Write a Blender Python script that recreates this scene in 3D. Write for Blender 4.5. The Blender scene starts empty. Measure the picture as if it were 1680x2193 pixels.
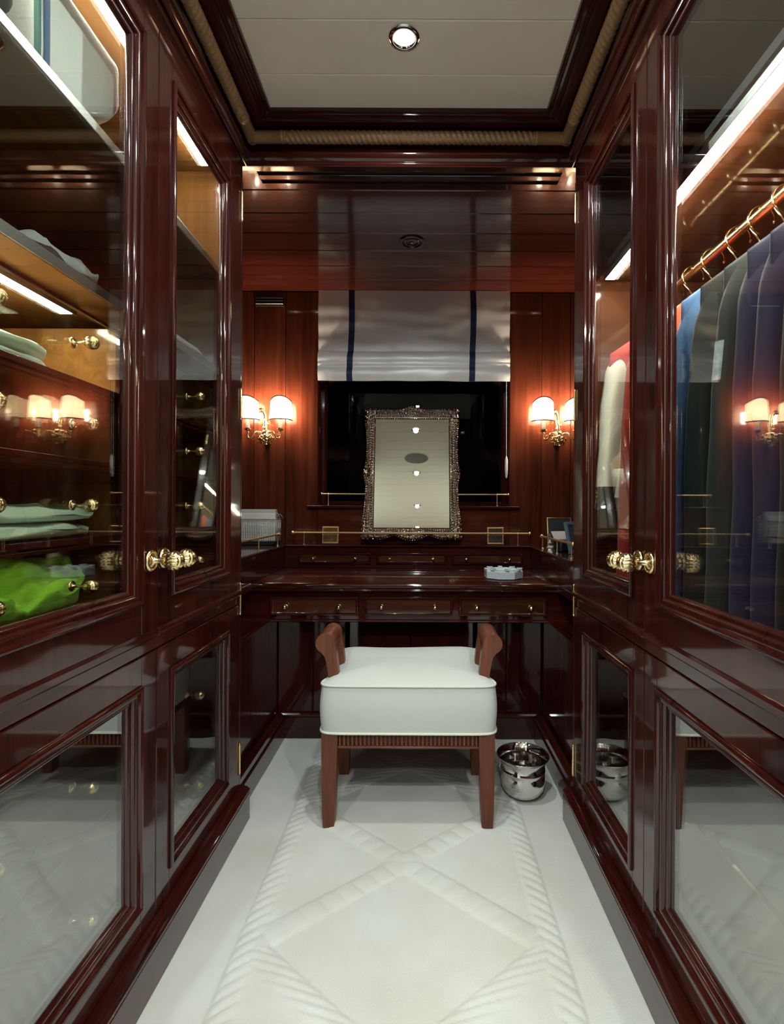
import bpy, bmesh, math, random
from math import pi, sin, cos, radians, sqrt, atan2
from mathutils import Vector, Matrix, noise as mnoise

random.seed(7)
C = bpy.context.scene.collection
SC = bpy.context.scene

# ------------------------------------------------------------------ camera, world, exposure
FPX, U0, V0, HC = 1100.0, 903.0, 1085.0, 1.10       # focal length and vanishing point in photo pixels, eye height
cam_d = bpy.data.cameras.new('camera'); cam = bpy.data.objects.new('camera', cam_d); C.objects.link(cam)
cam.location = (0, 0, HC); cam.rotation_euler = (pi/2, -0.0045, 0)
cam_d.sensor_fit = 'VERTICAL'; cam_d.sensor_height = 36.0; cam_d.sensor_width = 36.0*1680/2193
cam_d.lens = 36.0*FPX/2193
cam_d.shift_x = -(U0-840)/2193; cam_d.shift_y = -(1096.5-V0)/2193
cam_d.clip_start = 0.02; cam_d.clip_end = 50
SC.camera = cam
w = bpy.data.worlds.new('night'); SC.world = w; w.use_nodes = True
w.node_tree.nodes['Background'].inputs[0].default_value = (0.004, 0.006, 0.012, 1)
w.node_tree.nodes['Background'].inputs[1].default_value = 1.0
SC.view_settings.view_transform = 'Standard'; SC.view_settings.look = 'None'
SC.view_settings.gamma = 1.0; SC.view_settings.use_curve_mapping = False
SC.view_settings.exposure = 0.40
SC.cycles.max_bounces = 10; SC.cycles.transparent_max_bounces = 24
SC.cycles.glossy_bounces = 6; SC.cycles.diffuse_bounces = 6
SC.cycles.sample_clamp_indirect = 12.0
SC.cycles.caustics_reflective = False; SC.cycles.caustics_refractive = False
# lamp powers (each lamp's light is made in its own builder)
P_DOWN, P_BULB, E_STRIP, E_LENS, E_BULB = 27.0, 8.0, 90.0, 160.0, 150.0

# ------------------------------------------------------------------ room dimensions (metres)
A, B = 0.6335, 0.5364          # cabinet faces at X = -A and X = +B
YN, YS, YE = 0.60, 1.231, 1.81  # near end, split, far end of the cabinets
YW = 2.99                      # end wall
ZC = 2.433                     # ceiling
ZS = 2.35                      # lowered ceiling over the dressing table
XL, XR = -1.12, 1.02           # alcove side walls
YB = -1.60                     # wall behind the camera
XBL, XBR = -1.205, 1.095          # side walls of the room behind the camera
XC = -0.0486                   # middle of the aisle

def at(u, Y): return (u-U0)*Y/FPX
def zat(v, Y): return HC+(V0-v)*Y/FPX

# ------------------------------------------------------------------ materials
def new_mat(name):
    m = bpy.data.materials.new(name); m.use_nodes = True
    nt = m.node_tree; p = nt.nodes['Principled BSDF']
    return m, nt, p

def simple(name, col, rough=0.5, metal=0.0, coat=0.0, spec=0.5, bump=None, sheen=0.0, var=0.0):
    m, nt, p = new_mat(name)
    p.inputs['Base Color'].default_value = (*col, 1)
    p.inputs['Roughness'].default_value = rough; p.inputs['Metallic'].default_value = metal
    p.inputs['Coat Weight'].default_value = coat; p.inputs['Coat Roughness'].default_value = 0.05
    p.inputs['Specular IOR Level'].default_value = spec
    p.inputs['Sheen Weight'].default_value = sheen
    if bump or var:
        tc = nt.nodes.new('ShaderNodeTexCoord'); n = nt.nodes.new('ShaderNodeTexNoise')
        n.inputs['Scale'].default_value = bump[0] if bump else 60
        n.inputs['Detail'].default_value = 4
        nt.links.new(tc.outputs['Object'], n.inputs['Vector'])
        if bump:
            b = nt.nodes.new('ShaderNodeBump'); b.inputs['Strength'].default_value = bump[1]; b.inputs['Distance'].default_value = bump[2]
            nt.links.new(n.outputs['Fac'], b.inputs['Height']); nt.links.new(b.outputs['Normal'], p.inputs['Normal'])
        if var:
            mx = nt.nodes.new('ShaderNodeMix'); mx.data_type = 'RGBA'
            mx.inputs[6].default_value = (*[c*(1-var) for c in col], 1); mx.inputs[7].default_value = (*[min(1, c*(1+var)) for c in col], 1)
            nt.links.new(n.outputs['Fac'], mx.inputs[0]); nt.links.new(mx.outputs[2], p.inputs['Base Color'])
    return m

def wood(name, dark, light, axis, rough=0.3, coat=1.0, crough=0.055, scale=1.0):
    """polished wood; grain runs along axis 0, 1 or 2"""
    m, nt, p = new_mat(name)
    L = nt.links.new
    tc = nt.nodes.new('ShaderNodeTexCoord'); oi = nt.nodes.new('ShaderNodeObjectInfo')
    ad = nt.nodes.new('ShaderNodeVectorMath'); ad.operation = 'MULTIPLY_ADD'
    cb = nt.nodes.new('ShaderNodeCombineXYZ')
    for i in range(3): L(oi.outputs['Random'], cb.inputs[i])
    ad.inputs[1].default_value = (7.3, 5.1, 9.7)
    L(cb.outputs[0], ad.inputs[0]); L(tc.outputs['Object'], ad.inputs[2])
    mp = nt.nodes.new('ShaderNodeMapping')
    s = [34*scale, 34*scale, 34*scale]; s[axis] = 1.6*scale
    mp.inputs['Scale'].default_value = s
    L(ad.outputs[0], mp.inputs['Vector'])
    n1 = nt.nodes.new('ShaderNodeTexNoise'); n1.inputs['Scale'].default_value = 1.0; n1.inputs['Detail'].default_value = 6; n1.inputs['Roughness'].default_value = 0.62; n1.inputs['Distortion'].default_value = 0.6
    L(mp.outputs[0], n1.inputs['Vector'])
    mp2 = nt.nodes.new('ShaderNodeMapping'); s2 = [7*scale]*3; s2[axis] = 0.9*scale; mp2.inputs['Scale'].default_value = s2
    L(ad.outputs[0], mp2.inputs['Vector'])
    n2 = nt.nodes.new('ShaderNodeTexNoise'); n2.inputs['Scale'].default_value = 1.0; n2.inputs['Detail'].default_value = 3
    L(mp2.outputs[0], n2.inputs['Vector'])
    mul = nt.nodes.new('ShaderNodeMath'); mul.operation = 'MULTIPLY_ADD'; mul.inputs[1].default_value = 0.62
    sc = nt.nodes.new('ShaderNodeMath'); sc.operation = 'MULTIPLY'; sc.inputs[1].default_value = 0.38
    L(n2.outputs['Fac'], sc.inputs[0]); L(n1.outputs['Fac'], mul.inputs[0]); L(sc.outputs[0], mul.inputs[2])
    cr = nt.nodes.new('ShaderNodeValToRGB')
    e = cr.color_ramp.elements; e[0].position = 0.33; e[0].color = (*dark, 1); e[1].position = 0.68; e[1].color = (*light, 1)
    L(mul.outputs[0], cr.inputs[0]); L(cr.outputs[0], p.inputs['Base Color'])
    b = nt.nodes.new('ShaderNodeBump'); b.inputs['Strength'].default_value = 0.04; b.inputs['Distance'].default_value = 0.001
    L(n1.outputs['Fac'], b.inputs['Height']); L(b.outputs['Normal'], p.inputs['Normal'])
    p.inputs['Roughness'].default_value = rough; p.inputs['Coat Weight'].default_value = coat
    p.inputs['Coat Roughness'].default_value = crough; p.inputs['Specular IOR Level'].default_value = 0.06
    return m

def emit(name, col, strength):
    m, nt, p = new_mat(name)
    p.inputs['Base Color'].default_value = (0.8, 0.8, 0.8, 1)
    p.inputs['Emission Color'].default_value = (*col, 1); p.inputs['Emission Strength'].default_value = strength
    return m

def pane_mat(name, tint, f0):
    """clear sheet glass: what passes straight through plus a Fresnel mirror, the same from both sides"""
    m = bpy.data.materials.new(name); m.use_nodes = True
    nt = m.node_tree; nt.nodes.clear(); L = nt.links.new
    out = nt.nodes.new('ShaderNodeOutputMaterial')
    tr = nt.nodes.new('ShaderNodeBsdfTransparent'); tr.inputs[0].default_value = (*tint, 1)
    gl = nt.nodes.new('ShaderNodeBsdfGlossy'); gl.inputs['Roughness'].default_value = 0.004; gl.inputs['Color'].default_value = (1, 1, 1, 1)
    g = nt.nodes.new('ShaderNodeNewGeometry')
    d = nt.nodes.new('ShaderNodeVectorMath'); d.operation = 'DOT_PRODUCT'
    L(g.outputs['Incoming'], d.inputs[0]); L(g.outputs['Normal'], d.inputs[1])
    ab = nt.nodes.new('ShaderNodeMath'); ab.operation = 'ABSOLUTE'; L(d.outputs['Value'], ab.inputs[0])
    om = nt.nodes.new('ShaderNodeMath'); om.operation = 'SUBTRACT'; om.inputs[0].default_value = 1; L(ab.outputs[0], om.inputs[1])
    pw = nt.nodes.new('ShaderNodeMath'); pw.operation = 'POWER'; L(om.outputs[0], pw.inputs[0]); pw.inputs[1].default_value = 5
    ma = nt.nodes.new('ShaderNodeMath'); ma.operation = 'MULTIPLY_ADD'; L(pw.outputs[0], ma.inputs[0]); ma.inputs[1].default_value = 1-f0; ma.inputs[2].default_value = f0
    mx = nt.nodes.new('ShaderNodeMixShader'); L(ma.outputs[0], mx.inputs[0]); L(tr.outputs[0], mx.inputs[1]); L(gl.outputs[0], mx.inputs[2])
    L(mx.outputs[0], out.inputs['Surface'])
    return m

DK, LT = (0.0125, 0.0016, 0.0011), (0.055, 0.0078, 0.0044)
WX, WY, WZ = wood('mahogany along x', DK, LT, 0), wood('mahogany along y', DK, LT, 1), wood('mahogany along z', DK, LT, 2)
PLX = wood('mahogany plank along x', (0.034, 0.0055, 0.0030), (0.105, 0.020, 0.010), 0, crough=0.09)
PLZ = wood('mahogany plank along z', (0.030, 0.0056, 0.0027), (0.108, 0.0255, 0.0115), 2, crough=0.10)
DRW = wood('drawer front wood', (0.022, 0.0052, 0.0026), (0.085, 0.024, 0.0115), 0)
INZ = wood('interior wood along z', (0.085, 0.034, 0.009), (0.20, 0.088, 0.024), 2, rough=0.4, coat=0.5, crough=0.12)
INY = wood('interior wood along y', (0.085, 0.034, 0.009), (0.20, 0.088, 0.024), 1, rough=0.4, coat=0.5, crough=0.12)
INR = wood('wardrobe interior wood', (0.055, 0.016, 0.006), (0.13, 0.043, 0.016), 1, rough=0.4, coat=0.6, crough=0.09)
STZ = wood('stool wood along z', (0.10, 0.030, 0.017), (0.23, 0.082, 0.046), 2, rough=0.42, coat=0.35, crough=0.2)
STX = wood('stool wood along x', (0.10, 0.030, 0.017), (0.23, 0.082, 0.046), 0, rough=0.42, coat=0.35, crough=0.2)
ROPE = simple('carved rope wood', (0.33, 0.19, 0.09), 0.38, coat=0.35, var=0.15, bump=(90, 0.1, 0.002))
BRASS = simple('polished brass', (0.88, 0.66, 0.35), 0.20, 1.0, bump=(160, 0.06, 0.001))
SATIN = simple('satin brass', (0.95, 0.74, 0.40), 0.33, 1.0)
SILVER = simple('silver', (0.74, 0.69, 0.64), 0.07, 1.0, bump=(150, 0.15, 0.002))
STEEL = simple('polished steel', (0.80, 0.79, 0.76), 0.06, 1.0)
MIRROR = simple('mirror glass', (0.74, 0.77, 0.71), 0.0, 1.0)
CEIL = simple('painted ceiling', (0.90, 0.87, 0.78), 0.42, coat=0.1, var=0.03, bump=(14, 0.05, 0.004))
BLACK = simple('black void', (0.006, 0.006, 0.008), 0.6)
DARKM = simple('dark metal', (0.04, 0.04, 0.05), 0.35, 0.8)
GREYM = simple('brushed aluminium', (0.60, 0.60, 0.57), 0.35, 1.0, bump=(300, 0.1, 0.001))
GLASS = pane_mat('sheet glass', (0.97, 0.99, 0.97), 0.13)
LGLASS = pane_mat('reflective lower glass', (0.90, 0.94, 0.90), 0.24)
DGLASS = pane_mat('drawer glass', (0.93, 0.97, 0.90), 0.06)
NGLASS = pane_mat('night window glass', (0.25, 0.27, 0.33), 0.012)
STRIP = emit('led strip', (1.0, 0.93, 0.76), E_STRIP)
LENS = emit('downlight lens', (0.93, 0.97, 1.0), E_LENS)
BULB = emit('bulb', (1.0, 0.84, 0.62), E_BULB)
STOOLF = simple('cream upholstery', (0.60, 0.645, 0.61), 0.85, sheen=0.3, bump=(420, 0.25, 0.0012), var=0.03)
PIPING = simple('piping', (0.72, 0.73, 0.66), 0.8, sheen=0.2)
WHITEC = simple('white candle tube', (0.75, 0.72, 0.66), 0.5)
PAPER = simple('paper', (0.70, 0.70, 0.66), 0.8)
CRYS = simple('frosted crystal', (0.66, 0.75, 0.78), 0.12, coat=1.0, bump=(90, 0.5, 0.004))

def carpet_mat():
    m, nt, p = new_mat('cream carpet'); L = nt.links.new
    tc = nt.nodes.new('ShaderNodeTexCoord')
    n = nt.nodes.new('ShaderNodeTexNoise'); n.inputs['Scale'].default_value = 5; n.inputs['Detail'].default_value = 5
    L(tc.outputs['Object'], n.inputs['Vector'])
    cr = nt.nodes.new('ShaderNodeValToRGB'); e = cr.color_ramp.elements
    e[0].position = 0.3; e[0].color = (0.66, 0.665, 0.605, 1); e[1].position = 0.7; e[1].color = (0.735, 0.755, 0.73, 1)
    L(n.outputs['Fac'], cr.inputs[0]); L(cr.outputs[0], p.inputs['Base Color'])
    p.inputs['Roughness'].default_value = 0.95; p.inputs['Specular IOR Level'].default_value = 0.1; p.inputs['Sheen Weight'].default_value = 0.25
    n2 = nt.nodes.new('ShaderNodeTexNoise'); n2.inputs['Scale'].default_value = 330; n2.inputs['Detail'].default_value = 3
    L(tc.outputs['Object'], n2.inputs['Vector'])
    b = nt.nodes.new('ShaderNodeBump'); b.inputs['Strength'].default_value = 0.35; b.inputs['Distance'].default_value = 0.004
    L(n2.outputs['Fac'], b.inputs['Height']); L(b.outputs['Normal'], p.inputs['Normal'])
    return m
CARPET = carpet_mat()

def shade_mat():
    m = bpy.data.materials.new('parchment shade'); m.use_nodes = True
    nt = m.node_tree; nt.nodes.clear(); L = nt.links.new
    out = nt.nodes.new('ShaderNodeOutputMaterial')
    d = nt.nodes.new('ShaderNodeBsdfDiffuse'); d.inputs[0].default_value = (0.72, 0.66, 0.56, 1)
    t = nt.nodes.new('ShaderNodeBsdfTranslucent'); t.inputs[0].default_value = (0.30, 0.25, 0.19, 1)
    mx = nt.nodes.new('ShaderNodeMixShader'); mx.inputs[0].default_value = 0.6
    L(d.outputs[0], mx.inputs[1]); L(t.outputs[0], mx.inputs[2]); L(mx.outputs[0], out.inputs['Surface'])
    return m
SHADE = shade_mat()

def cloth(name, col, rough=0.85, bump=(160, 0.15, 0.001), var=0.08, sheen=0.25):
    return simple(name, col, rough, sheen=sheen, bump=bump, var=var, spec=0.25)

# ------------------------------------------------------------------ mesh builder
class MB:
    def __init__(s): s.v = []; s.f = []
    def add(s, vs, fs):
        o = len(s.v); s.v += [tuple(p) for p in vs]; s.f += [tuple(i+o for i in f) for f in fs]; return s
    def box(s, x0, x1, y0, y1, z0, z1, b=0.0015, M=None):
        """chamfered box"""
        if x0 > x1: x0, x1 = x1, x0
        if y0 > y1: y0, y1 = y1, y0
        if z0 > z1: z0, z1 = z1, z0
        b = min(b, 0.45*min(x1-x0, y1-y0, z1-z0))
        if b <= 0:
            vs = [(x, y, z) for x in (x0, x1) for y in (y0, y1) for z in (z0, z1)]
            fs = [(0, 1, 3, 2), (4, 6, 7, 5), (0, 4, 5, 1), (2, 3, 7, 6), (0, 2, 6, 4), (1, 5, 7, 3)]
        else:
            vs = []; idx = {}
            lo, hi = (x0, y0, z0), (x1, y1, z1)
            for cx in (0, 1):
                for cy in (0, 1):
                    for cz in (0, 1):
                        c = (cx, cy, cz)
                        for ax in range(3):
                            p = []
                            for k in range(3):
                                base = hi[k] if c[k] else lo[k]
                                p.append(base if k == ax else (base - b if c[k] else base + b))
                            idx[(c, ax)] = len(vs); vs.append(tuple(p))
            fs = []
            for ax in range(3):
                o1, o2 = [k for k in range(3) if k != ax]
                for sd in (0, 1):
                    q = []
                    for a_, b_ in ((0, 0), (1, 0), (1, 1), (0, 1)):
                        c = [0, 0, 0]; c[ax] = sd; c[o1] = a_; c[o2] = b_
                        q.append(idx[(tuple(c), ax)])
                    fs.append(tuple(q))
            for ax in range(3):          # edges along ax
                o1, o2 = [k for k in range(3) if k != ax]
                for a_ in (0, 1):
                    for b_ in (0, 1):
                        c0 = [0, 0, 0]; c0[o1] = a_; c0[o2] = b_; c1 = list(c0); c1[ax] = 1
                        c0, c1 = tuple(c0), tuple(c1)
                        fs.append((idx[(c0, o1)], idx[(c1, o1)], idx[(c1, o2)], idx[(c0, o2)]))
            for cx in (0, 1):
                for cy in (0, 1):
                    for cz in (0, 1):
                        c = (cx, cy, cz); fs.append((idx[(c, 0)], idx[(c, 1)], idx[(c, 2)]))
        if M is not None: vs = [tuple(M @ Vector(p)) for p in vs]
        return s.add(vs, fs)
    def tube(s, pts, r, n=10, cap=True, closed=False):
        pts = [Vector(p) for p in pts]; N = len(pts)
        rs = r if isinstance(r, (list, tuple)) else [r]*N
        tang = []
        for i in range(N):
            a = pts[(i-1) % N] if (closed or i > 0) else pts[i]
            b = pts[(i+1) % N] if (closed or i < N-1) else pts[i]
            t = (b-a); tang.append(t.normalized() if t.length > 1e-9 else Vector((0, 0, 1)))
        up = Vector((0, 0, 1)) if abs(tang[0].z) < 0.9 else Vector((1, 0, 0))
        nrm = (up - tang[0]*up.dot(tang[0])).normalized()
        vs = []; fs = []
        for i in range(N):
            nrm = (nrm - tang[i]*nrm.dot(tang[i])).normalized(); bn = tang[i].cross(nrm)
            for k in range(n):
                a = 2*pi*k/n; vs.append(pts[i] + (nrm*cos(a) + bn*sin(a))*rs[i])
        for i in range(N if closed else N-1):
            j = (i+1) % N
            for k in range(n):
                fs.append((i*n+k, i*n+(k+1) % n, j*n+(k+1) % n, j*n+k))
        if cap and not closed:
            fs.append(tuple(range(n-1, -1, -1))); fs.append(tuple((N-1)*n+k for k in range(n)))
        return s.add(vs, fs)
    def lathe(s, prof, n=24, M=None, cap=True):
        """prof: (radius, height) pairs turned round local z"""
        vs = []; fs = []
        for r, h in prof:
            for k in range(n):
                a = 2*pi*k/n; vs.append(Vector((r*cos(a), r*sin(a), h)))
        for i in range(len(prof)-1):
            for k in range(n):
                fs.append((i*n+k, i*n+(k+1) % n, (i+1)*n+(k+1) % n, (i+1)*n+k))
        if cap:
            if prof[0][0] > 1e-6: fs.append(tuple(range(n-1, -1, -1)))
            if prof[-1][0] > 1e-6: fs.append(tuple((len(prof)-1)*n+k for k in range(n)))
        if M is not None: vs = [M @ p for p in vs]
        return s.add(vs, fs)
    def grid(s, fn, nu, nv, wrap_u=False, wrap_v=False):
        vs = [fn(i/(nu if wrap_u else nu-1), j/(nv if wrap_v else nv-1)) for i in range(nu) for j in range(nv)]
        fs = []
        for i in range(nu if wrap_u else nu-1):
            for j in range(nv if wrap_v else nv-1):
                a, b = (i+1) % nu, (j+1) % nv
                fs.append((i*nv+j, a*nv+j, a*nv+b, i*nv+b))
        return s.add(vs, fs)
    def sweep(s, mp, a0, a1, b0, b1, prof):
        """mitred picture-frame moulding: prof = (inset, proud) pairs, mp(a, b, n) gives the point"""
        vs = []; n = len(prof)
        for ins, pr in prof:
            vs += [mp(a0+ins, b0+ins, pr), mp(a1-ins, b0+ins, pr), mp(a1-ins, b1-ins, pr), mp(a0+ins, b1-ins, pr)]
        fs = []
        for i in range(n-1):
            for k in range(4):
                fs.append((i*4+k, i*4+(k+1) % 4, (i+1)*4+(k+1) % 4, (i+1)*4+k))
        return s.add(vs, fs)
    def extrude(s, poly, mp, d0, d1):
        """closed polygon (a, b) extruded from d0 to d1, mp(a, b, d)"""
        n = len(poly)
        vs = [mp(a, b, d0) for a, b in poly] + [mp(a, b, d1) for a, b in poly]
        fs = [tuple(range(n-1, -1, -1)), tuple(range(n, 2*n))] + [(k, (k+1) % n, n+(k+1) % n, n+k) for k in range(n)]
        return s.add(vs, fs)
    def ball(s, c, r, nu=16, nv=10, fn=None, M=None):
        vs = []; fs = []
        c = Vector(c)
        for i in range(nv+1):
            th = pi*i/nv
            for k in range(nu):
                ph = 2*pi*k/nu
                d = Vector((sin(th)*cos(ph), sin(th)*sin(ph), cos(th)))
                q = r*(fn(d) if fn else 1)
                p = d*q if not isinstance(r, (tuple, list)) else d
                vs.append(c + ((M @ p) if M is not None else p))
        for i in range(nv):
            for k in range(nu):
                fs.append((i*nu+k, (i+1)*nu+k, (i+1)*nu+(k+1) % nu, i*nu+(k+1) % nu))
        return s.add(vs, fs)
    def build(s, name, mat, parent=None, smooth=35, T=None, recalc=True):
        vs = s.v if T is None else [tuple(T @ Vector(p)) for p in s.v]
        me = bpy.data.meshes.new(name); me.from_pydata(vs, [], s.f)
        if recalc:
            bm = bmesh.new(); bm.from_mesh(me)
            bmesh.ops.remove_doubles(bm, verts=bm.verts, dist=1e-6)
            bmesh.ops.recalc_face_normals(bm, faces=bm.faces); bm.to_mesh(me); bm.free()
        if smooth:
            me.polygons.foreach_set('use_smooth', [True]*len(me.polygons))
            me.set_sharp_from_angle(angle=radians(smooth))
        me.update(); me.materials.append(mat)
        o = bpy.data.objects.new(name, me); C.objects.link(o)
        if parent is not None: attach(o, parent)
        return o

def curve(pts, k=6):
    """smooth path through the points"""
    P = [Vector(p) for p in pts]; out = []
    for i in range(len(P)-1):
        a, b, c, d = P[max(0, i-1)], P[i], P[i+1], P[min(len(P)-1, i+2)]
        for j in range(k):
            t = j/k
            out.append(0.5*((2*b)+(c-a)*t+(2*a-5*b+4*c-d)*t*t+(3*b-3*c+d-a)*t*t*t))
    out.append(P[-1]); return out
def lerp_list(r, k=6):
    return [r[i]+(r[i+1]-r[i])*j/k for i in range(len(r)-1) for j in range(k)]+[r[-1]]
def world_loc(o):
    v = Vector((0, 0, 0))
    while o is not None:
        if o.type == 'EMPTY' and o.parent is None: v += o.location
        o = o.parent
    return v
def attach(o, parent):
    o.parent = parent
    r = parent
    while r.parent is not None: r = r.parent
    if parent is r and r.type == 'EMPTY':
        o.matrix_parent_inverse = Matrix.Translation(-r.location)
def thing(name, label, cat, loc, group=None):
    o = bpy.data.objects.new(name, None); o.empty_display_size = 0.05; C.objects.link(o); o.location = loc
    return tag(o, label, cat, group)
def tag(o, label=None, cat=None, group=None, kind=None):
    for k, v in (('label', label), ('category', cat), ('group', group), ('kind', kind)):
        if v: o[k] = v
    return o
def struct(o, label=None): return tag(o, label=label, kind='structure')

# ------------------------------------------------------------------ structure: floor, ceiling, walls
def rope_h(d, s, hw=0.033, pitch=0.036):
    """height of a sculpted rope at distance d from its axis and length s along it"""
    if abs(d) >= hw*1.25: return 0.0
    q = max(0.0, 1-(d/hw)**2)
    ph = (s/pitch + d/hw*0.75) % 1.0
    strand = sqrt(max(0.0, 1-(2*ph-1)**2))
    e = 0.0085*sqrt(q)*(0.35+0.65*strand)
    if abs(d) > hw*0.95: e -= 0.002
    return e
def floor_h(x, y):
    h = 0.0
    dx = x-XC
    for sd in (-1, 1): h = max(h, rope_h(dx-sd*0.38, y*sd), 0) if abs(dx-sd*0.38) < 0.05 else h
    if abs(dx) < 0.36:
        for sd in (-1, 1):
            per = 0.61; t = ((y-1.585)/per) % 2.0                 # triangle wave
            tri = t if t <= 0.5 else (1-t if t <= 1.5 else t-2)
            c = sd*0.76*tri
            k = 0.76/per
            d = (dx-c)/sqrt(1+k*k)
            ss = y*sqrt(1+k*k)
            hh = rope_h(d*(1 if sd > 0 else -1), ss, 0.036, 0.055)
            h = max(h, hh)
    return h + 0.0012*mnoise.noise((x*9, y*9, 0))
fl = MB()
fx0, fx1 = -A-0.07, B+0.07
fl.grid(lambda i, j: (fx0+(fx1-fx0)*i, 0.55+(2.46-0.55)*j, floor_h(fx0+(fx1-fx0)*i, 0.55+(2.46-0.55)*j)), 260, 400)
fl.grid(lambda i, j: (XBL+(XBR-XBL)*i, -0.75+(0.55+0.75)*j, 0.0), 2, 2)
floor = struct(fl.build('floor', CARPET, smooth=180, recalc=False))
struct(MB().box(XBL, XBR, YB, -0.75, -0.02, 0.0, 0).build('floor', WX))

ceil = MB().box(XBL, XBR, YB, YE+0.06, ZC+0.012, ZC+0.04, 0).build('ceiling', CEIL)
struct(ceil)
y = 1.586
ys = [1.586+0.179*k for k in range(2, -18, -1)]
for k in range(len(ys)-1):
    y1, y0 = ys[k], ys[k+1]
    if y0 < YB: break
    xa, xb = (-A+0.05, B-0.05) if y0 > YN-0.03 else (XBL, XBR)
    MB().box(xa, xb, y0+0.0012, min(y1, YE-0.04)-0.0012, ZC, ZC+0.014, 0.0022).build('plank', CEIL, ceil)

sof = MB().box(XL, XR, YE+0.03, YW+0.02, ZS+0.014, ZS+0.04, 0).build('ceiling', BLACK); struct(sof)
sy = [1.83, 2.031] + [2.031+0.16*k for k in range(1, 7)]
for k in range(len(sy)-1):
    MB().box(XL, XR, sy[k]+0.0016, sy[k+1]-0.0016, ZS, ZS+0.016, 0.003).build('plank', PLX, sof)

WX0, WX1, WZ0 = -0.603, 0.51, 1.105       # window opening
wb = MB()
wb.box(XL-0.02, WX0, YW+0.014, YW+0.04, 0, ZS+0.02, 0).box(WX1, XR+0.02, YW+0.014, YW+0.04, 0, ZS+0.02, 0).box(WX0, WX1, YW+0.014, YW+0.04, 0, WZ0, 0)
wall_b = struct(wb.build('wall_back', BLACK))
for x0, x1 in ((XL, -0.9785), (-0.9785, -0.7937), (-0.7937, WX0), (WX1, 0.6986), (0.6986, 0.867), (0.867, XR)):
    MB().box(x0+0.0012, x1-0.0012, YW, YW+0.016, 0.76, ZS-0.001, 0.0035).build('plank', PLZ, wall_b)
MB().box(WX0, WX1, YW, YW+0.016, 0.76, WZ0-0.002, 0.002).build('panel', PLX, wall_b)
struct(MB().box(XL-0.03, XL, YE, YW+0.03, 0, ZS+0.02, 0).build('wall_left', WZ))
struct(MB().box(XR, XR+0.03, YE, YW+0.03, 0, ZS+0.02, 0).build('wall_right', WZ))
struct(MB().box(XBL-0.03, XBL, YB, YN, 0, ZC+0.03, 0).build('wall_left', CEIL))
struct(MB().box(XBR, XBR+0.03, YB, YN, 0, ZC+0.03, 0).build('wall_right', CEIL))
struct(MB().box(XBL-0.03, XBR+0.03, YB-0.03, YB, 0, ZC+0.03, 0).build('wall_front', WZ))

# window: deep reveal, bronze frame, dark glass
wn = MB()
wn.box(WX0-0.02, WX0+0.004, YW+0.002, YW+0.17, WZ0, ZS, 0.001).box(WX1-0.004, WX1+0.02, YW+0.002, YW+0.17, WZ0, ZS, 0.001)
wn.box(WX0, WX1, YW+0.002, YW+0.17, ZS-0.02, ZS, 0.001)
win = struct(wn.build('window_1', WZ))
wf = MB().sweep(lambda a, b, n: (a, YW+0.13-n, b), WX0+0.004, WX1-0.004, WZ0+0.002, ZS-0.02, [(0, 0), (0, 0.02), (0.012, 0.022), (0.022, 0.016), (0.026, 0.004), (0.026, -0.01)])
wf.build('window_frame', WZ, win)
MB().box(WX0+0.02, WX1-0.02, YW+0.136, YW+0.142, WZ0+0.02, ZS-0.03, 0).build('window_pane', NGLASS, win)
MB().box(WX0-0.06, WX1+0.06, YW+0.2, YW+0.22, WZ0-0.05, ZS+0.05, 0).build('night_backing', BLACK, win)  # black sheet added behind the glass, standing for the night outside

# cornice with carved rope, left, right and over the table
CP = [(0, -0.118), (0.003, -0.118), (0.008, -0.112), (0.008, -0.104), (0.004, -0.100), (0.010, -0.094), (0.016, -0.084), (0.017, -0.076), (0.012, -0.072),
      (0.009, -0.064), (0.004, -0.058), (0.004, -0.004), (0.070, -0.002), (0.071, -0.012), (0.078, -0.015), (0.085, -0.013), (0.087, -0.008), (0.094, -0.010), (0.101, -0.015), (0.108, -0.013), (0.110, -0.007), (0.116, -0.007), (0.121, -0.010), (0.123, -0.001), (0.123, 0.01)]
YF = 1.84
def corn(name, mp, l0, l1, mat):
    m = MB(); n = len(CP)
    vs = []
    for ins, dz in CP: vs += [mp(l0(ins), ins, ZC+dz), mp(l1(ins), ins, ZC+dz)]
    m.add(vs, [(2*i, 2*i+1, 2*i+3, 2*i+2) for i in range(n-1)])
    return struct(m.build(name, mat, smooth=50))
cl = corn('trim_1', lambda l, d, z: (-A+d, l, z), lambda d: YN-0.02, lambda d: YF-d, WY)
cr_ = corn('trim_2', lambda l, d, z: (B-d, l, z), lambda d: YN-0.02, lambda d: YF-d, WY)
cb_ = corn('trim_3', lambda l, d, z: (l, YF-d, z), lambda d: -A+d, lambda d: B-d, WX)
MB().box(-A-0.03, B+0.03, YF-0.002, YF+0.02, ZC-0.118, ZC+0.03, 0).build('backing', WX, cb_)
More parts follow.
